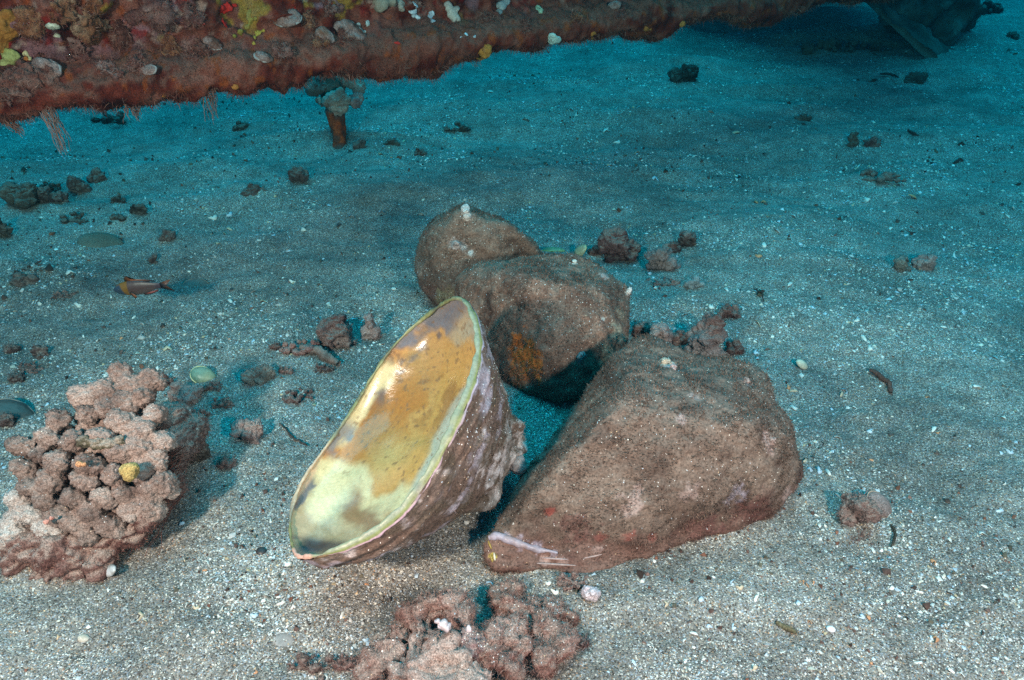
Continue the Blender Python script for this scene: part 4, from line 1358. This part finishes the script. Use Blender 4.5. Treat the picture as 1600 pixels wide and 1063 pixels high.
# ------------------------------------------------------------------ the fish
def fish():
    c = at(221, 449, .075)
    k = mpp(c)
    Ln = 86 * k
    ax = np.array([-1.0, -.10, -.035])
    ax /= np.linalg.norm(ax)
    upv = np.array([0, 0, 1.0]) - ax * ax[2]
    upv /= np.linalg.norm(upv)
    sd = np.cross(upv, ax)
    t = thing('fish', c, 'small wrasse with dark head, orange saddle and brown body swimming left above sand', 'fish')
    s = np.linspace(0, 1, 60)          # nose to tail root
    xh = np.array([0, .03, .10, .20, .35, .5, .65, .8, .9, 1.0])
    hh = np.array([.006, .040, .085, .125, .150, .148, .128, .088, .062, .056]) * Ln
    ww = np.array([.005, .028, .055, .075, .085, .080, .066, .042, .026, .016]) * Ln
    hgt, wdt = np.interp(s, xh, hh), np.interp(s, xh, ww)
    cy = np.interp(s, [0, .15, .4, 1], [-.018, -.004, 0, .004]) * Ln
    an = np.arange(28) * 2 * math.pi / 28
    bl = .84 * Ln
    cen = c + np.outer((.5 * Ln - s * bl), ax) + np.outer(cy, upv)
    V = cen[:, None, :] + (hgt[:, None, None] * np.sin(an)[None, :, None]) * upv + (wdt[:, None, None] * (np.cos(an) * (1 - .15 * np.abs(np.sin(an))))[None, :, None]) * sd
    V = V.reshape(-1, 3)
    F = grid_faces(60, 28, False, True)
    V = np.concatenate([V, cen[:1] + ax * .004 * Ln, cen[-1:]])
    j = np.arange(28)
    T = np.concatenate([np.stack([j, (j + 1) % 28, np.full(28, len(V) - 2)], -1), np.stack([j, (j + 1) % 28, np.full(28, len(V) - 1)], -1) + np.array([59 * 28, 59 * 28, 0])])
    S = np.concatenate([np.repeat(s, 28), [0, 1]])
    A = np.concatenate([np.tile(np.sin(an), 60), [0, 0]])
    col = np.tile(np.array([.075, .036, .033]), (len(V), 1))
    def put(cc, w):
        nonlocal col
        w = np.clip(w, 0, 1)[:, None]
        col = col * (1 - w) + np.asarray(cc) * w
    put((.10, .06, .055), smooth(.2, -.5, A))
    put((.20, .085, .014), smooth(.17, .20, S + .03 * A) * smooth(.355, .33, S) )
    put((.035, .05, .075), smooth(.245, .20, S + .05 * A))
    put((.2, .09, .02), .8 * smooth(.8, .95, A) * smooth(.05, .1, S) * smooth(.3, .2, S))
    put((.06, .035, .045), smooth(.8, .97, S))
    mk('body', V, [F, T], M_FISH, t, col)
    def fin(name, pts, colr, thick=.004):
        pts = np.array([c + ax * (a * Ln) + upv * (b * Ln) + sd * (d * Ln) for a, b, d in pts])
        n_ = np.cross(pts[1] - pts[0], pts[2] - pts[0])
        n_ /= np.linalg.norm(n_)
        m_ = len(pts)
        ctr = pts.mean(0)
        V = np.concatenate([pts, ctr[None] + n_ * thick * Ln, ctr[None] - n_ * thick * Ln])
        T = [[i, (i + 1) % m_, m_] for i in range(m_)] + [[(i + 1) % m_, i, m_ + 1] for i in range(m_)]
        cc = np.tile(np.array(colr[0]), (len(V), 1))
        cc[:m_] = [colr[min(i, len(colr) - 1)] if len(colr) == m_ else colr[-1] for i in range(m_)]
        mk(name, V, np.array(T), M_FISH, t, cc)
    og, tl, dk = (.26, .07, .025), (.04, .09, .11), (.04, .03, .033)
    fin('dorsal_fin', [(.26, .12, 0), (.235, .225, .01), (.19, .255, .015), (.15, .19, .01), (.10, .20, 0), (.04, .165, 0), (-.10, .160, 0), (-.24, .125, 0), (-.28, .09, 0), (0, .12, 0)],
        [og, og, dk, og, og, (.25, .08, .05), (.2, .07, .05), dk, dk, dk])
    fin('anal_fin', [(.02, -.13, 0), (-.02, -.165, 0), (-.14, -.155, 0), (-.27, -.11, 0), (-.28, -.07, 0), (-.1, -.11, 0)], [(.3, .08, .07)])
    fin('tail_fin', [(-.32, .055, 0), (-.42, .085, 0), (-.56, .125, 0), (-.46, .045, 0), (-.445, 0, 0), (-.46, -.05, 0), (-.56, -.135, 0), (-.42, -.085, 0), (-.32, -.055, 0)],
        [dk, og, og, tl, tl, tl, og, og, dk], .003)
    for s_ in (1, -1):
        fin('pectoral_fin', [(.20, -.05, s_ * .085), (.15, -.02, s_ * .10), (.06, -.10, s_ * .15), (.10, -.16, s_ * .14), (.17, -.10, s_ * .10)], [og, dk, og, og, og], .002)
        e = c + ax * (.375 * Ln) + upv * (.012 * Ln) + sd * (s_ * .053 * Ln)
        V, F = uv_ball(e, .013 * Ln, 14, 9)
        ey = mk('eye', V, F, M_NACRE, t, np.tile(np.array([.02, .02, .02]), (len(V), 1)))
fish()

# ------------------------------------------------------------------ encrusted beam of the wreck
Z0 = 0.285
def beam():
    rng = np.random.default_rng(61)
    A = at(0, 204, Z0)
    B = at(1250, 20, Z0)
    A[2] = B[2] = Z0
    d = B - A
    Lab = np.linalg.norm(d)
    d /= Lab
    back = np.array([-d[1], d[0], 0])           # away from the camera
    if back[1] < 0:
        back = -back
    t0, t1 = -0.75, Lab + .75
    NL, NP = 1050, 170
    prof = np.array([[.16, .05], [.10, .012], [.045, .0], [.012, .003], [-.012, .012], [-.022, .028], [-.020, .045], [-.006, .058], [.020, .066], [.040, .075],
                     [.052, .095], [.056, .14], [.050, .20], [.045, .28], [.06, .36], [.16, .42]])
    seg = np.r_[0, np.cumsum(np.linalg.norm(np.diff(prof, axis=0), axis=1))]
    w = np.linspace(0, seg[-1], NP)
    pb, pz = np.interp(w, seg, prof[:, 0]), np.interp(w, seg, prof[:, 1])
    ker = np.ones(7) / 7
    pb = np.convolve(np.pad(pb, 3, 'edge'), ker, 'valid')
    pz = np.convolve(np.pad(pz, 3, 'edge'), ker, 'valid')
    s = np.linspace(t0, t1, NL)
    V = (A + np.outer(s, d))[:, None, :] + pb[None, :, None] * back + pz[None, :, None] * np.array([0, 0, 1.0])
    V = V.reshape(-1, 3)
    S, PZ = np.repeat(s, NP), np.tile(pz, NL)
    F = grid_faces(NL, NP)
    N = vert_normals(V, F)
    if (N @ back).mean() > 0:
        F, N = F[:, ::-1], -N
    web = smooth(.055, .10, PZ)
    near = smooth(1.1, .2, S)
    big = fbm(V, 7.5, 3, 2)
    amp = big * (.009 + .030 * web) + np.maximum(fbm(V, 21, 3, 4), -.1) * (.010 + .024 * web * (.4 + .6 * near))
    amp += fbm(V, 70, 4, 6, .6) * (.0038 + .003 * web)
    amp += (.5 - worley(V, 26, 8)) * .012 * web
    V = V + N * amp[:, None] * .9
    # ragged underside
    low = smooth(.03, .0, PZ)
    V[:, 2] += low * fbm(np.stack([S, S * 0, S * 0], -1), 9, 6, 12, .65) * .013
    N = vert_normals(V, F)
    base = thing('encrusted_beam', (A + B) / 2, 'long steel beam crusted with red-brown growth crossing the top of the picture', 'beam')
    pal = [(.04, .008, .006), (.11, .022, .015), (.20, .045, .028), (.25, .085, .058), (.32, .15, .12), (.20, .045, .025)]
    c = blotch(V, N, pal, 3, 24)
    def put(cc, wg):
        nonlocal c
        wg = np.clip(wg, 0, 1)[:, None]
        c = c * (1 - wg) + np.asarray(cc) * wg
    b1, b2, b3 = fbm(V, 15, 4, 31), fbm(V, 48, 4, 33), fbm(V + 3, 26, 4, 35)
    put((.29, .18, .145), .6 * smooth(.15, .7, N[:, 2] + b2 * .4) * smooth(.12, .06, PZ))        # silt on the ledge
    put((.22, .10, .075), .5 * smooth(.05, .4, b1))
    put((.36, .24, .30), .7 * smooth(.38, .6, b3) * web)                                          # pink coralline crust
    put((.50, .42, .38), .8 * smooth(.52, .75, b2) * web)
    put((.36, .10, .025), .7 * smooth(.62, .80, fbm(V + 8, 55, 4, 37)))                            # orange sponge film
    put((.30, .02, .015), .8 * smooth(.60, .75, fbm(V + 4, 36, 3, 39)) * web)
    put((.42, .32, .06), .8 * smooth(.62, .78, fbm(V + 1, 22, 3, 43)) * web)
    c = c * np.array([.78, .52, .46])
    mk('flange', V, F, M_CRUST, base, c)
    turf(V, F, 70000, .0075, .0006, M_TURF, base, [(.20, .040, .023), (.24, .068, .047), (.28, .115, .083), (.12, .022, .013)], rng,
         np.clip(.45 + b2 * .8, .05, 2) * smooth(.13, .07, PZ + .03 * b1) * (.25 + smooth(1.9, .6, S)) + .22, .65, .35, tint=c)
    turf(V, F, 14000, .013, .0007, M_TURF, base, [(.20, .05, .03), (.27, .12, .09), (.12, .028, .017)], rng, smooth(.035, .008, PZ) * np.clip(.5 + b1, .05, 2), .7, .8, name='weed_fringe')
    bvh = hit_on(V, F)
    # growths that stand out on it
    def grow(name, lst, pal, wart=.0, voxel=.0022, rough=.25, mat=M_SPONGE, seed=1, sc_=(1, 1, .55), dustc=None, wf=260):
        balls = []
        for (px, py, r) in lst:
            h, n = cast(bvh, px, py)
            if h is None:
                continue
            balls.append((h + n * r * mpp(h) * .12, r * mpp(h), sc_, basis(n)))
        if not balls:
            return
        V2, F2, N2 = lumps(balls, voxel, seed, rough, wart, wf)
        mk(name, V2, F2, mat, base, blotch(V2, N2, pal, seed, 60, dustc, .4))
        return V2, F2, N2
    RD = [(.42, .012, .008), (.55, .02, .012), (.48, .03, .02)]
    grow('red_sponge', [(345, 16, 8), (356, 12, 8), (365, 10, 6), (350, 20, 5)], RD, seed=1, sc_=(1, 1, .3), rough=.5)
    grow('red_sponge', [(350, 38, 8), (348, 32, 5)], RD, seed=2, sc_=(1, 1, .3), rough=.5)
    grow('red_sponge', [(318, 38, 4)], RD, seed=3, sc_=(1, 1, .3), rough=.5)
    grow('red_sponge', [(461, 12, 4), (458, 8, 3)], RD, seed=4, sc_=(1, 1, .3), rough=.5)
    grow('red_sponge', [(622, 68, 5), (616, 66, 3)], RD, seed=5, sc_=(1, 1, .3), rough=.5)
    YL = [(.22, .13, .02), (.33, .21, .04), (.28, .19, .06)]
    grow('yellow_sponge', [(388, 26, 6), (392, 34, 6), (386, 43, 5.5), (376, 51, 5.5), (366, 57, 4.5), (390, 16, 4.5), (399, 29, 4)], YL, seed=6, rough=.35)
    grow('yellow_sponge', [(404, 52, 6), (398, 60, 5), (412, 48, 4), (396, 68, 5)], [(.36, .2, .03), (.5, .34, .06)], seed=7, rough=.4)
    grow('yellow_sponge', [(18, 88, 14), (8, 98, 10)], [(.3, .26, .07), (.44, .40, .16)], seed=8, rough=.3)
    grow('orange_sponge', [(8, 40, 26), (2, 60, 20)], [(.24, .07, .01), (.36, .12, .02), (.42, .17, .04)], seed=9, rough=.3)
    grow('orange_sponge', [(757, 78, 13), (752, 90, 8)], [(.42, .14, .02), (.52, .20, .04)], seed=10, sc_=(1, 1, .6))
    for i, (px, py, r) in enumerate([(130, 172, 6), (366, 134, 6), (298, 38, 3), (40, 92, 5), (820, 92, 4), (927, 53, 5), (105, 178, 4), (255, 150, 4), (1065, 38, 6), (1010, 45, 6), (925, 60, 4), (204, 168, 4)]):
        grow('orange_sponge', [(px, py, r), (px + r * .8, py + 1, r * .7)], [(.40, .11, .02), (.5, .18, .04)], seed=20 + i, sc_=(1, 1, .45), rough=.4)
    CRL = [(.34, .24, .20), (.48, .36, .30), (.54, .44, .37)]
    grow('coral_patch', [(700, 10, 8), (706, 22, 9), (712, 30, 8), (714, 14, 6)], CRL, seed=40, rough=.15, sc_=(1, 1, .7))
    grow('coral_patch', [(595, 6, 14), (610, 2, 12)], [(.26, .18, .13), (.38, .28, .21)], seed=41, rough=.2)
    grow('coral_patch', [(783, 10, 9), (790, 4, 9), (780, 20, 6)], [(.28, .25, .23), (.42, .38, .36)], seed=42, rough=.2)
    grow('coral_patch', [(626, 6, 8), (628, 14, 6)], [(.3, .2, .15), (.42, .3, .24)], seed=43, rough=.2)
    grow('coral_patch', [(862, 60, 11), (870, 62, 8)], [(.40, .42, .36), (.52, .54, .46)], seed=44, rough=.2, sc_=(1, 1, .5))
    grow('coral_patch', [(840, 14, 7), (846, 18, 5)], [(.3, .34, .22), (.46, .5, .34)], seed=45, rough=.4, wart=.002)
    WH = [(.34, .33, .36), (.62, .62, .66), (.7, .7, .72)]
    grow('pale_crust', [(648, 8, 7), (646, 20, 8), (653, 28, 5), (640, 18, 4)], WH, wart=.002, seed=46, sc_=(1, 1, .35), wf=200)
    grow('pale_crust', [(674, 22, 6), (677, 34, 6), (672, 28, 5)], WH, wart=.002, seed=47, sc_=(1, 1, .35), wf=200)
    grow('pale_crust', [(728, 54, 5), (742, 58, 4), (720, 58, 3)], WH, wart=.002, seed=48, sc_=(1, 1, .3), wf=200)
    grow('pale_crust', [(82, 40, 12), (90, 56, 7)], [(.5, .42, .3), (.66, .58, .44)], seed=49, sc_=(1, 1, .4))
    grow('pale_crust', [(40, 84, 6), (46, 92, 5)], [(.6, .42, .2), (.6, .5, .3)], seed=50, sc_=(1, 1, .5))
    grow('pale_crust', [(560, 40, 6), (574, 36, 6), (570, 50, 4)], [(.38, .34, .32), (.52, .5, .46)], seed=51, sc_=(1, 1, .4))
    PK = [(.12, .035, .03), (.21, .085, .07), (.28, .15, .13)]
    for i, (px, py, r) in enumerate([(230, 20, 22), (190, 60, 20), (140, 30, 24), (120, 80, 20), (60, 110, 26), (260, 70, 18), (300, 20, 16), (20, 140, 22), (100, 20, 22), (170, 110, 18), (310, 80, 16), (480, 30, 12),
                                     (515, 10, 14), (540, 60, 12), (500, 62, 10), (440, 80, 14), (760, 30, 10), (900, 30, 10), (970, 20, 10), (820, 40, 8), (50, 30, 20), (215, 100, 14)]):
        h, n = cast(bvh, px, py)
        P_ = [PK, [(.07, .02, .015), (.17, .055, .04), (.24, .11, .085)], [(.16, .045, .02), (.28, .10, .05), (.32, .17, .11)]][i % 3]
        r_ = grow('growth_lump', [(px, py, r), (px + r * .7, py + r * .3, r * .7), (px - r * .5, py + r * .5, r * .6), (px + r * .1, py - r * .7, r * .6)], P_, .006, .0024, .85, M_CRUST, 60 + i, (1, 1, .42), None, 110)
        if r_:
            turf(r_[0], r_[1], 900, .007, .0006, M_TURF, base, [(.20, .05, .035), (.28, .13, .10)], rng, None, .8, .2)
    # oysters and clams with pale edges
    for i, (px, py, r, asp) in enumerate([(448, 34, 24, .62), (70, 112, 26, .6), (545, 52, 24, .6), (506, 58, 14, .7), (410, 92, 14, .5), (330, 70, 14, .6), (235, 112, 12, .6), (960, 12, 10, .6)]):
        h, n = cast(bvh, px, py)
        if h is None:
            continue
        r = r * mpp(h)
        nn_ = n * .8 + np.array([-.1, -.5, -.15 if i % 2 else .25])
        nn_ /= np.linalg.norm(nn_)
        V2, F2 = cup(h + n * .004, r, nn_, .38, asp, 16, 34, twist=i * 1.3, point=.3)
        N2 = vert_normals(V2, F2)
        V2 = V2 + N2 * (fbm(V2, 60, 5, i, .6) * r * .2)[:, None]
        ob = mk('oyster_shell', V2, F2, M_CRUST, base, blotch(V2, N2, [(.13, .05, .035), (.25, .13, .11), (.33, .20, .18), (.2, .08, .05)], i, 45))
        Bm = basis(nn_)
        th = np.linspace(.3, 3.6, 30)
        tw = i * 1.3
        path = np.stack([np.cos(th + tw) * r * (1 - .3 * np.cos(th + tw) * .25), np.sin(th + tw) * r * asp, 0 * th], -1) @ Bm.T + h + n * .004
        V3, F3 = tube(path, .0016 * np.sin(np.linspace(.2, 2.9, 30)) + .0004, 6)
        V3 = V3 + fbm(V3, 120, 2, i)[:, None] * .0012
        mk('shell_edge', V3, F3, M_LIP, ob, np.tile(np.array([.34, .26, .24]), (len(V3), 1)))
    # weed strands hanging from the lower edge
    for (px, py, lx, ly, n_, nm) in [(72, 188, 97, 243, 16, 1), (328, 146, 332, 196, 14, 2), (10, 192, 34, 212, 10, 3), (212, 172, 216, 188, 8, 4), (640, 104, 632, 108, 4, 5), (560, 118, 564, 124, 4, 6), (745, 98, 746, 106, 5, 7), (200, 170, 202, 196, 4, 8)]:
        for up_ in (2, 6, 10, 15, 22, 30):
            h, n = cast(bvh, px, py - up_)
            if h is not None:
                break
        if h is None:
            continue
        dz = depth_of(h)
        ks, fs, cnt, cc = [], [], 0, []
        for k in range(int(n_ * 1.7)):
            e = atd(lx + rng.normal() * 2.5, ly - abs(rng.normal()) * (ly - py) * .45, dz + rng.normal() * .004)
            a0 = h + d * rng.normal() * .005 + back * .006
            s_ = np.linspace(0, 1, 12)[:, None]
            path = a0 * (1 - s_) + e * s_ + np.cumsum(rng.normal(size=(12, 3)), 0) * .0016 * (1 - s_ * .5)
            v_, f_ = tube(path, np.linspace(.0009, .0003, 12), 4, False)
            ks.append(v_)
            fs.append(f_ + cnt)
            cnt += len(v_)
            cc.append(np.tile(np.array([.27, .12, .09]) * (.6 + .6 * rng.random()), (len(v_), 1)))
        tag(mk('weed_strand', np.concatenate(ks), np.concatenate(fs), M_TURF, base, np.concatenate(cc)), kind='stuff')
    # far end: the deck it carries, above and beyond the picture
    E = A + d * Lab
    X = np.array([E + d * a_ + back * b_ for a_, b_ in ((.55, .10), (1.60, .45), (2.4, 2.8), (.60, 2.8))])
    n1, n2 = 40, 50
    g1, g2 = np.meshgrid(np.linspace(0, 1, n1), np.linspace(0, 1, n2), indexing='ij')
    P = (X[0] * ((1 - g1) * (1 - g2))[..., None] + X[1] * (g1 * (1 - g2))[..., None] + X[2] * (g1 * g2)[..., None] + X[3] * ((1 - g1) * g2)[..., None]).reshape(-1, 3)
    top, bot = P.copy(), P.copy()
    top[:, 2] = Z0 + .26 + fbm(P, 8, 3, 2) * .012
    bot[:, 2] = Z0 + .19 + fbm(P, 8, 3, 4) * .02
    fg = grid_faces(n1, n2)
    ring = np.r_[np.arange(n2), np.arange(1, n1) * n2 + n2 - 1, (n1 - 1) * n2 + np.arange(n2 - 2, -1, -1), np.arange(n1 - 2, 0, -1) * n2]
    r2 = np.roll(ring, -1)
    k_ = n1 * n2
    mk('deck_plate', np.concatenate([top, bot]), np.concatenate([fg[:, ::-1], fg + k_, np.stack([ring, r2, r2 + k_, ring + k_], -1)]), M_RUST, base,
       blotch(np.concatenate([top, bot]), np.zeros((2 * k_, 3)), [(.06, .035, .025), (.12, .07, .05), (.16, .11, .09)], 4, 14))
    return base, A, d, back, Lab
BEAM, BA, BD, BB, BL = beam()

def stake():
    rng = np.random.default_rng(5)
    g = ground_at(532, 234)
    top = at(516, 104, 0.0)
    d0 = depth_of(g)
    tp = atd(514, 96, d0 + .03)
    n = 60
    s = np.linspace(0, 1, n)
    path = (g - np.array([0, 0, .03])) * (1 - s[:, None]) + tp * s[:, None]
    r = np.interp(s, [0, .2, .5, .62, .8, 1], [.016, .016, .022, .030, .032, .034])
    V, F = tube(path, r, 28)
    N = vert_normals(V, F)
    SS = np.concatenate([np.repeat(s, 28), [0, 1]])
    V = V + N * (fbm(V, 40, 3, 2) * .004 * smooth(.3, .6, SS) + fbm(V, 60, 4, 3) * .0028)[:, None]
    t = thing('rusty_stake', g, 'rusty orange stake topped with pink coral knobs standing under the beam', 'stake')
    c = blotch(V, N, [(.34, .035, .008), (.46, .06, .015), (.20, .03, .012), (.14, .06, .045)], 3, 60)
    k = smooth(.42, .50, SS + fbm(V, 50, 2, 4) * .03)[:, None]
    c = c * (1 - k) + np.array([.22, .09, .065]) * k
    k = smooth(.17, .12, SS)[:, None]
    c = c * (1 - k) + np.array([.10, .06, .05]) * k
    mk('shaft', V, F, M_RUST, t, c)
    def kn(lst, pal, seed, nm='coral_knob'):
        balls = []
        for (px, py, rr, dd) in lst:
            p = atd(px, py, d0 + dd)
            balls.append((p, 1.22 * rr * mpp(p)))
        V, F, N = lumps(balls, .003, seed, .45, .004, 120)
        mk(nm, V, F, M_CRUST, t, blotch(V, N, pal, seed, 40))
    PKK = [(.30, .13, .10), (.46, .25, .20), (.58, .36, .30)]
    kn([(553, 122, 9, 0), (545, 130, 8, -.01), (562, 135, 9, 0), (556, 118, 8, .01)], PKK, 1)
    kn([(556, 162, 8, -.01), (560, 154, 8, 0), (552, 156, 7, 0)], [(.28, .11, .10), (.44, .22, .2), (.5, .28, .25)], 2)
    kn([(522, 156, 9, -.03), (532, 153, 10, -.03), (540, 158, 7, -.03), (512, 158, 6, -.03)], PKK, 3)
    kn([(520, 170, 6, -.025), (530, 171, 7, -.025), (538, 168, 6, -.025), (524, 175, 5, -.025)], PKK, 4)
    kn([(503, 160, 5, -.01), (499, 157, 4, -.01)], PKK, 5)
    kn([(490, 132, 12, -.01), (496, 128, 10, 0), (502, 136, 8, 0)], [(.2, .12, .10), (.32, .2, .17)], 6, 'shell_clump')
    kn([(528, 120, 5, -.03), (530, 124, 4, -.03)], [(.3, .28, .22), (.42, .38, .32)], 7, 'pale_nub')
stake()

# ------------------------------------------------------------------ wreckage at the far right
def wreckage():
    rng = np.random.default_rng(91)
    # a plate leaning out of the sand, its left side in shade
    g0 = ground_at(1482, 97)
    g1 = at(1372, 8, .16)
    dirn = g1 - g0
    a0 = g0 - dirn * .22 - np.array([0, 0, .03])
    a1 = g0 + dirn * 1.35
    thick = np.array([.78, .55, -.26])
    thick = thick / np.linalg.norm(thick)
    w = .42
    n1, n2 = 50, 40
    U, W_ = np.meshgrid(np.linspace(0, 1, n1), np.linspace(0, 1, n2), indexing='ij')
    P = (a0 * (1 - U[..., None]) + a1 * U[..., None]) + thick * (W_[..., None] * w)
    nrm = np.cross(a1 - a0, thick)
    nrm /= np.linalg.norm(nrm)
    if nrm[2] < 0:
        nrm = -nrm
    P = P.reshape(-1, 3)
    top = P + nrm * (.014 + fbm(P, 8, 5, 2, .6)[:, None] * .020)
    bot = P - nrm * (.014 + fbm(P, 9, 3, 5)[:, None] * .004)
    fg = grid_faces(n1, n2)
    ring = np.r_[np.arange(n2), np.arange(1, n1) * n2 + n2 - 1, (n1 - 1) * n2 + np.arange(n2 - 2, -1, -1), np.arange(n1 - 2, 0, -1) * n2]
    r2 = np.roll(ring, -1)
    k = n1 * n2
    V = np.concatenate([top, bot])
    F = np.concatenate([fg, fg[:, ::-1] + k, np.stack([ring, ring + k, r2 + k, r2], -1)])
    N = vert_normals(V, F)
    t = thing('leaning_plate', g0, 'dark encrusted plate leaning out of the sand at top right', 'plate')
    c = blotch(V, N, [(.05, .035, .03), (.10, .075, .06), (.16, .13, .11)], 3, 14, (.22, .20, .17), .6)
    mk('plate', V, F, M_RUST, t, c)
    turf(V, F, 2500, .012, .001, M_TURF, t, DARKWEED, rng, None, .7, .2)
    # the lump of growth on it
    balls = []
    for (px, py, r, z) in [(1420, 20, 34, .12), (1455, 12, 36, .14), (1490, 16, 32, .12), (1440, 36, 26, .09), (1475, 40, 26, .08), (1500, 30, 24, .08), (1405, 8, 26, .15), (1460, -10, 40, .18), (1430, -16, 40, .2), (1495, -8, 30, .16)]:
        p = at(px, py, z)
        balls.append((p + ray(px, py) * .06, r * mpp(p)))
    V, F, N = lumps(balls, .010, 7, .5, .014, 38)
    t2 = thing('growth_mound', ground_at(1460, 62), 'dark craggy mound of growth against the leaning plate', 'reef growth')
    c = blotch(V, N, [(.03, .022, .02), (.07, .05, .04), (.12, .09, .075), (.2, .17, .15)], 7, 12)
    mk('mound_body', V, F, M_CRUST, t2, c)
    turf(V, F, 3000, .016, .0014, M_TURF, t2, DARKWEED, rng, None, .7, .2, tint=c)
    for i, (px, py, w_, h_, lab) in enumerate([(1545, 22, 60, 20, 'low dark rubble right of the growth mound'), (1350, 84, 60, 16, 'dark rubble at the foot of the leaning plate'), (1585, 62, 30, 12, 'small dark stone at the far right edge')]):
        rock('weedy_stone', lab, 'stone', px, py, w_, h_, 170 + i, DARKWEED, 5, 120, 'small dark lumps scattered on the far sand')
wreckage()

# ------------------------------------------------------------------ larger shell fragments, one by one
def fragments():
    rng = np.random.default_rng(19)
    tints = {'white': [(.62, .60, .54), (.78, .76, .70)], 'pale blue': [(.42, .52, .60), (.56, .66, .72)], 'tan': [(.46, .36, .24), (.62, .50, .36)],
             'grey': [(.34, .32, .30), (.50, .48, .45)], 'orange': [(.5, .22, .10), (.58, .30, .16)], 'dark brown': [(.05, .035, .03), (.10, .07, .055)]}
    meshes = {}
    for nm, pal in tints.items():
        ms = []
        for k in range(4):
            nr, nt_ = 4, 9
            rows = []
            ang = rng.uniform(1.6, 5.6)
            for side in (0, 1):
                for i in range(nr):
                    s = (i if side == 0 else nr - 1 - i) / (nr - 1)
                    th = np.linspace(0, ang, nt_)
                    rr = .5 * (.12 + .88 * s) * (1 + .18 * np.sin(th * 3 + k)) * (1 + rng.normal(size=nt_) * .06)
                    rows.append(np.stack([np.cos(th) * rr, np.sin(th) * rr * rng.uniform(.62, .7), .20 * (1 - s * s) - side * .07 + np.zeros(nt_)], -1))
            V = np.stack(rows, 0).reshape(-1, 3)
            V[:, :2] -= V[:, :2].mean(0)
            F = grid_faces(2 * nr, nt_, True, False)
            ms.append(build_mesh('shell_fragment', V, F, M_CHIP, blotch(V, V * 0, pal, k, 3), True))
        meshes[nm] = ms
    names = list(tints)
    wts = np.array([.42, .17, .14, .14, .05, .08])
    zones = [(330, 640, 905, 1060, 26, 'in front of the open shell'), (640, 960, 890, 930, 10, 'below the largest shell'),
             (950, 1590, 900, 1055, 55, 'in the near right foreground'), (1230, 1590, 600, 880, 50, 'around the clam rock on the right'), (170, 460, 800, 1000, 26, 'between the coral head and the open shell'),
             (20, 300, 400, 560, 18, 'around the fish'), (300, 660, 330, 480, 20, 'left of the rearmost shell'), (1180, 1590, 300, 560, 34, 'on the far right beyond the coral chunk'),
             (560, 1200, 130, 320, 22, 'behind the shells and below the beam'), (1000, 1240, 420, 500, 8, 'just behind the pinkish coral chunk')]
    n_ = 0
    for (x0, x1, y0, y1, cnt, where) in zones:
        for _ in range(cnt):
            px, py = rng.uniform(x0, x1), rng.uniform(y0, y1)
            p = ground_at(px, py)
            nm = names[rng.choice(len(names), p=wts)]
            o = bpy.data.objects.new('shell_fragment', meshes[nm][rng.integers(4)])
            C.objects.link(o)
            spx = rng.uniform(7.5, 15)
            sz = spx * mpp(p)
            o.location = (p[0], p[1], p[2] + sz * .05)
            o.rotation_euler = (rng.normal() * .35, rng.normal() * .35, rng.uniform(0, 6.28))
            o.scale = (sz, sz, sz)
            tag(o, '%s %s shell fragment on the sand %s' % ('tiny' if spx < 9.5 else 'small' if spx < 12.5 else 'larger', nm, where), 'shell fragment', nm + ' shell fragments on the sand')
            n_ += 1
fragments()

# ------------------------------------------------------------------ the water itself
def water():
    X, Z1, Z2 = 43.0, -1.1, 0.95
    V = np.array([[x, y, z] for x in (-X, X) for y in (-X, X) for z in (Z1, Z2)])
    F = np.array([[0, 1, 3, 2], [4, 6, 7, 5], [0, 4, 5, 1], [2, 3, 7, 6], [0, 2, 6, 4], [1, 5, 7, 3]])
    m = bpy.data.materials.new('sea_water')
    m.use_nodes = True
    nt = m.node_tree
    nt.nodes.remove(nt.nodes['Principled BSDF'])
    v = nt.nodes.new('ShaderNodeVolumePrincipled')
    v.inputs['Color'].default_value = (0.0015, 0.014, 0.020, 1)
    v.inputs['Absorption Color'].default_value = (0.0, 0.72, 0.82, 1)
    v.inputs['Density'].default_value = 0.54
    v.inputs['Anisotropy'].default_value = 0.3
    nt.links.new(v.outputs['Volume'], nt.nodes['Material Output'].inputs['Volume'])
    o = mk('haze', V, F, m, None, None, False)
    tag(o, 'clear blue-green sea water filling the whole scene', 'water', kind='stuff')
water()
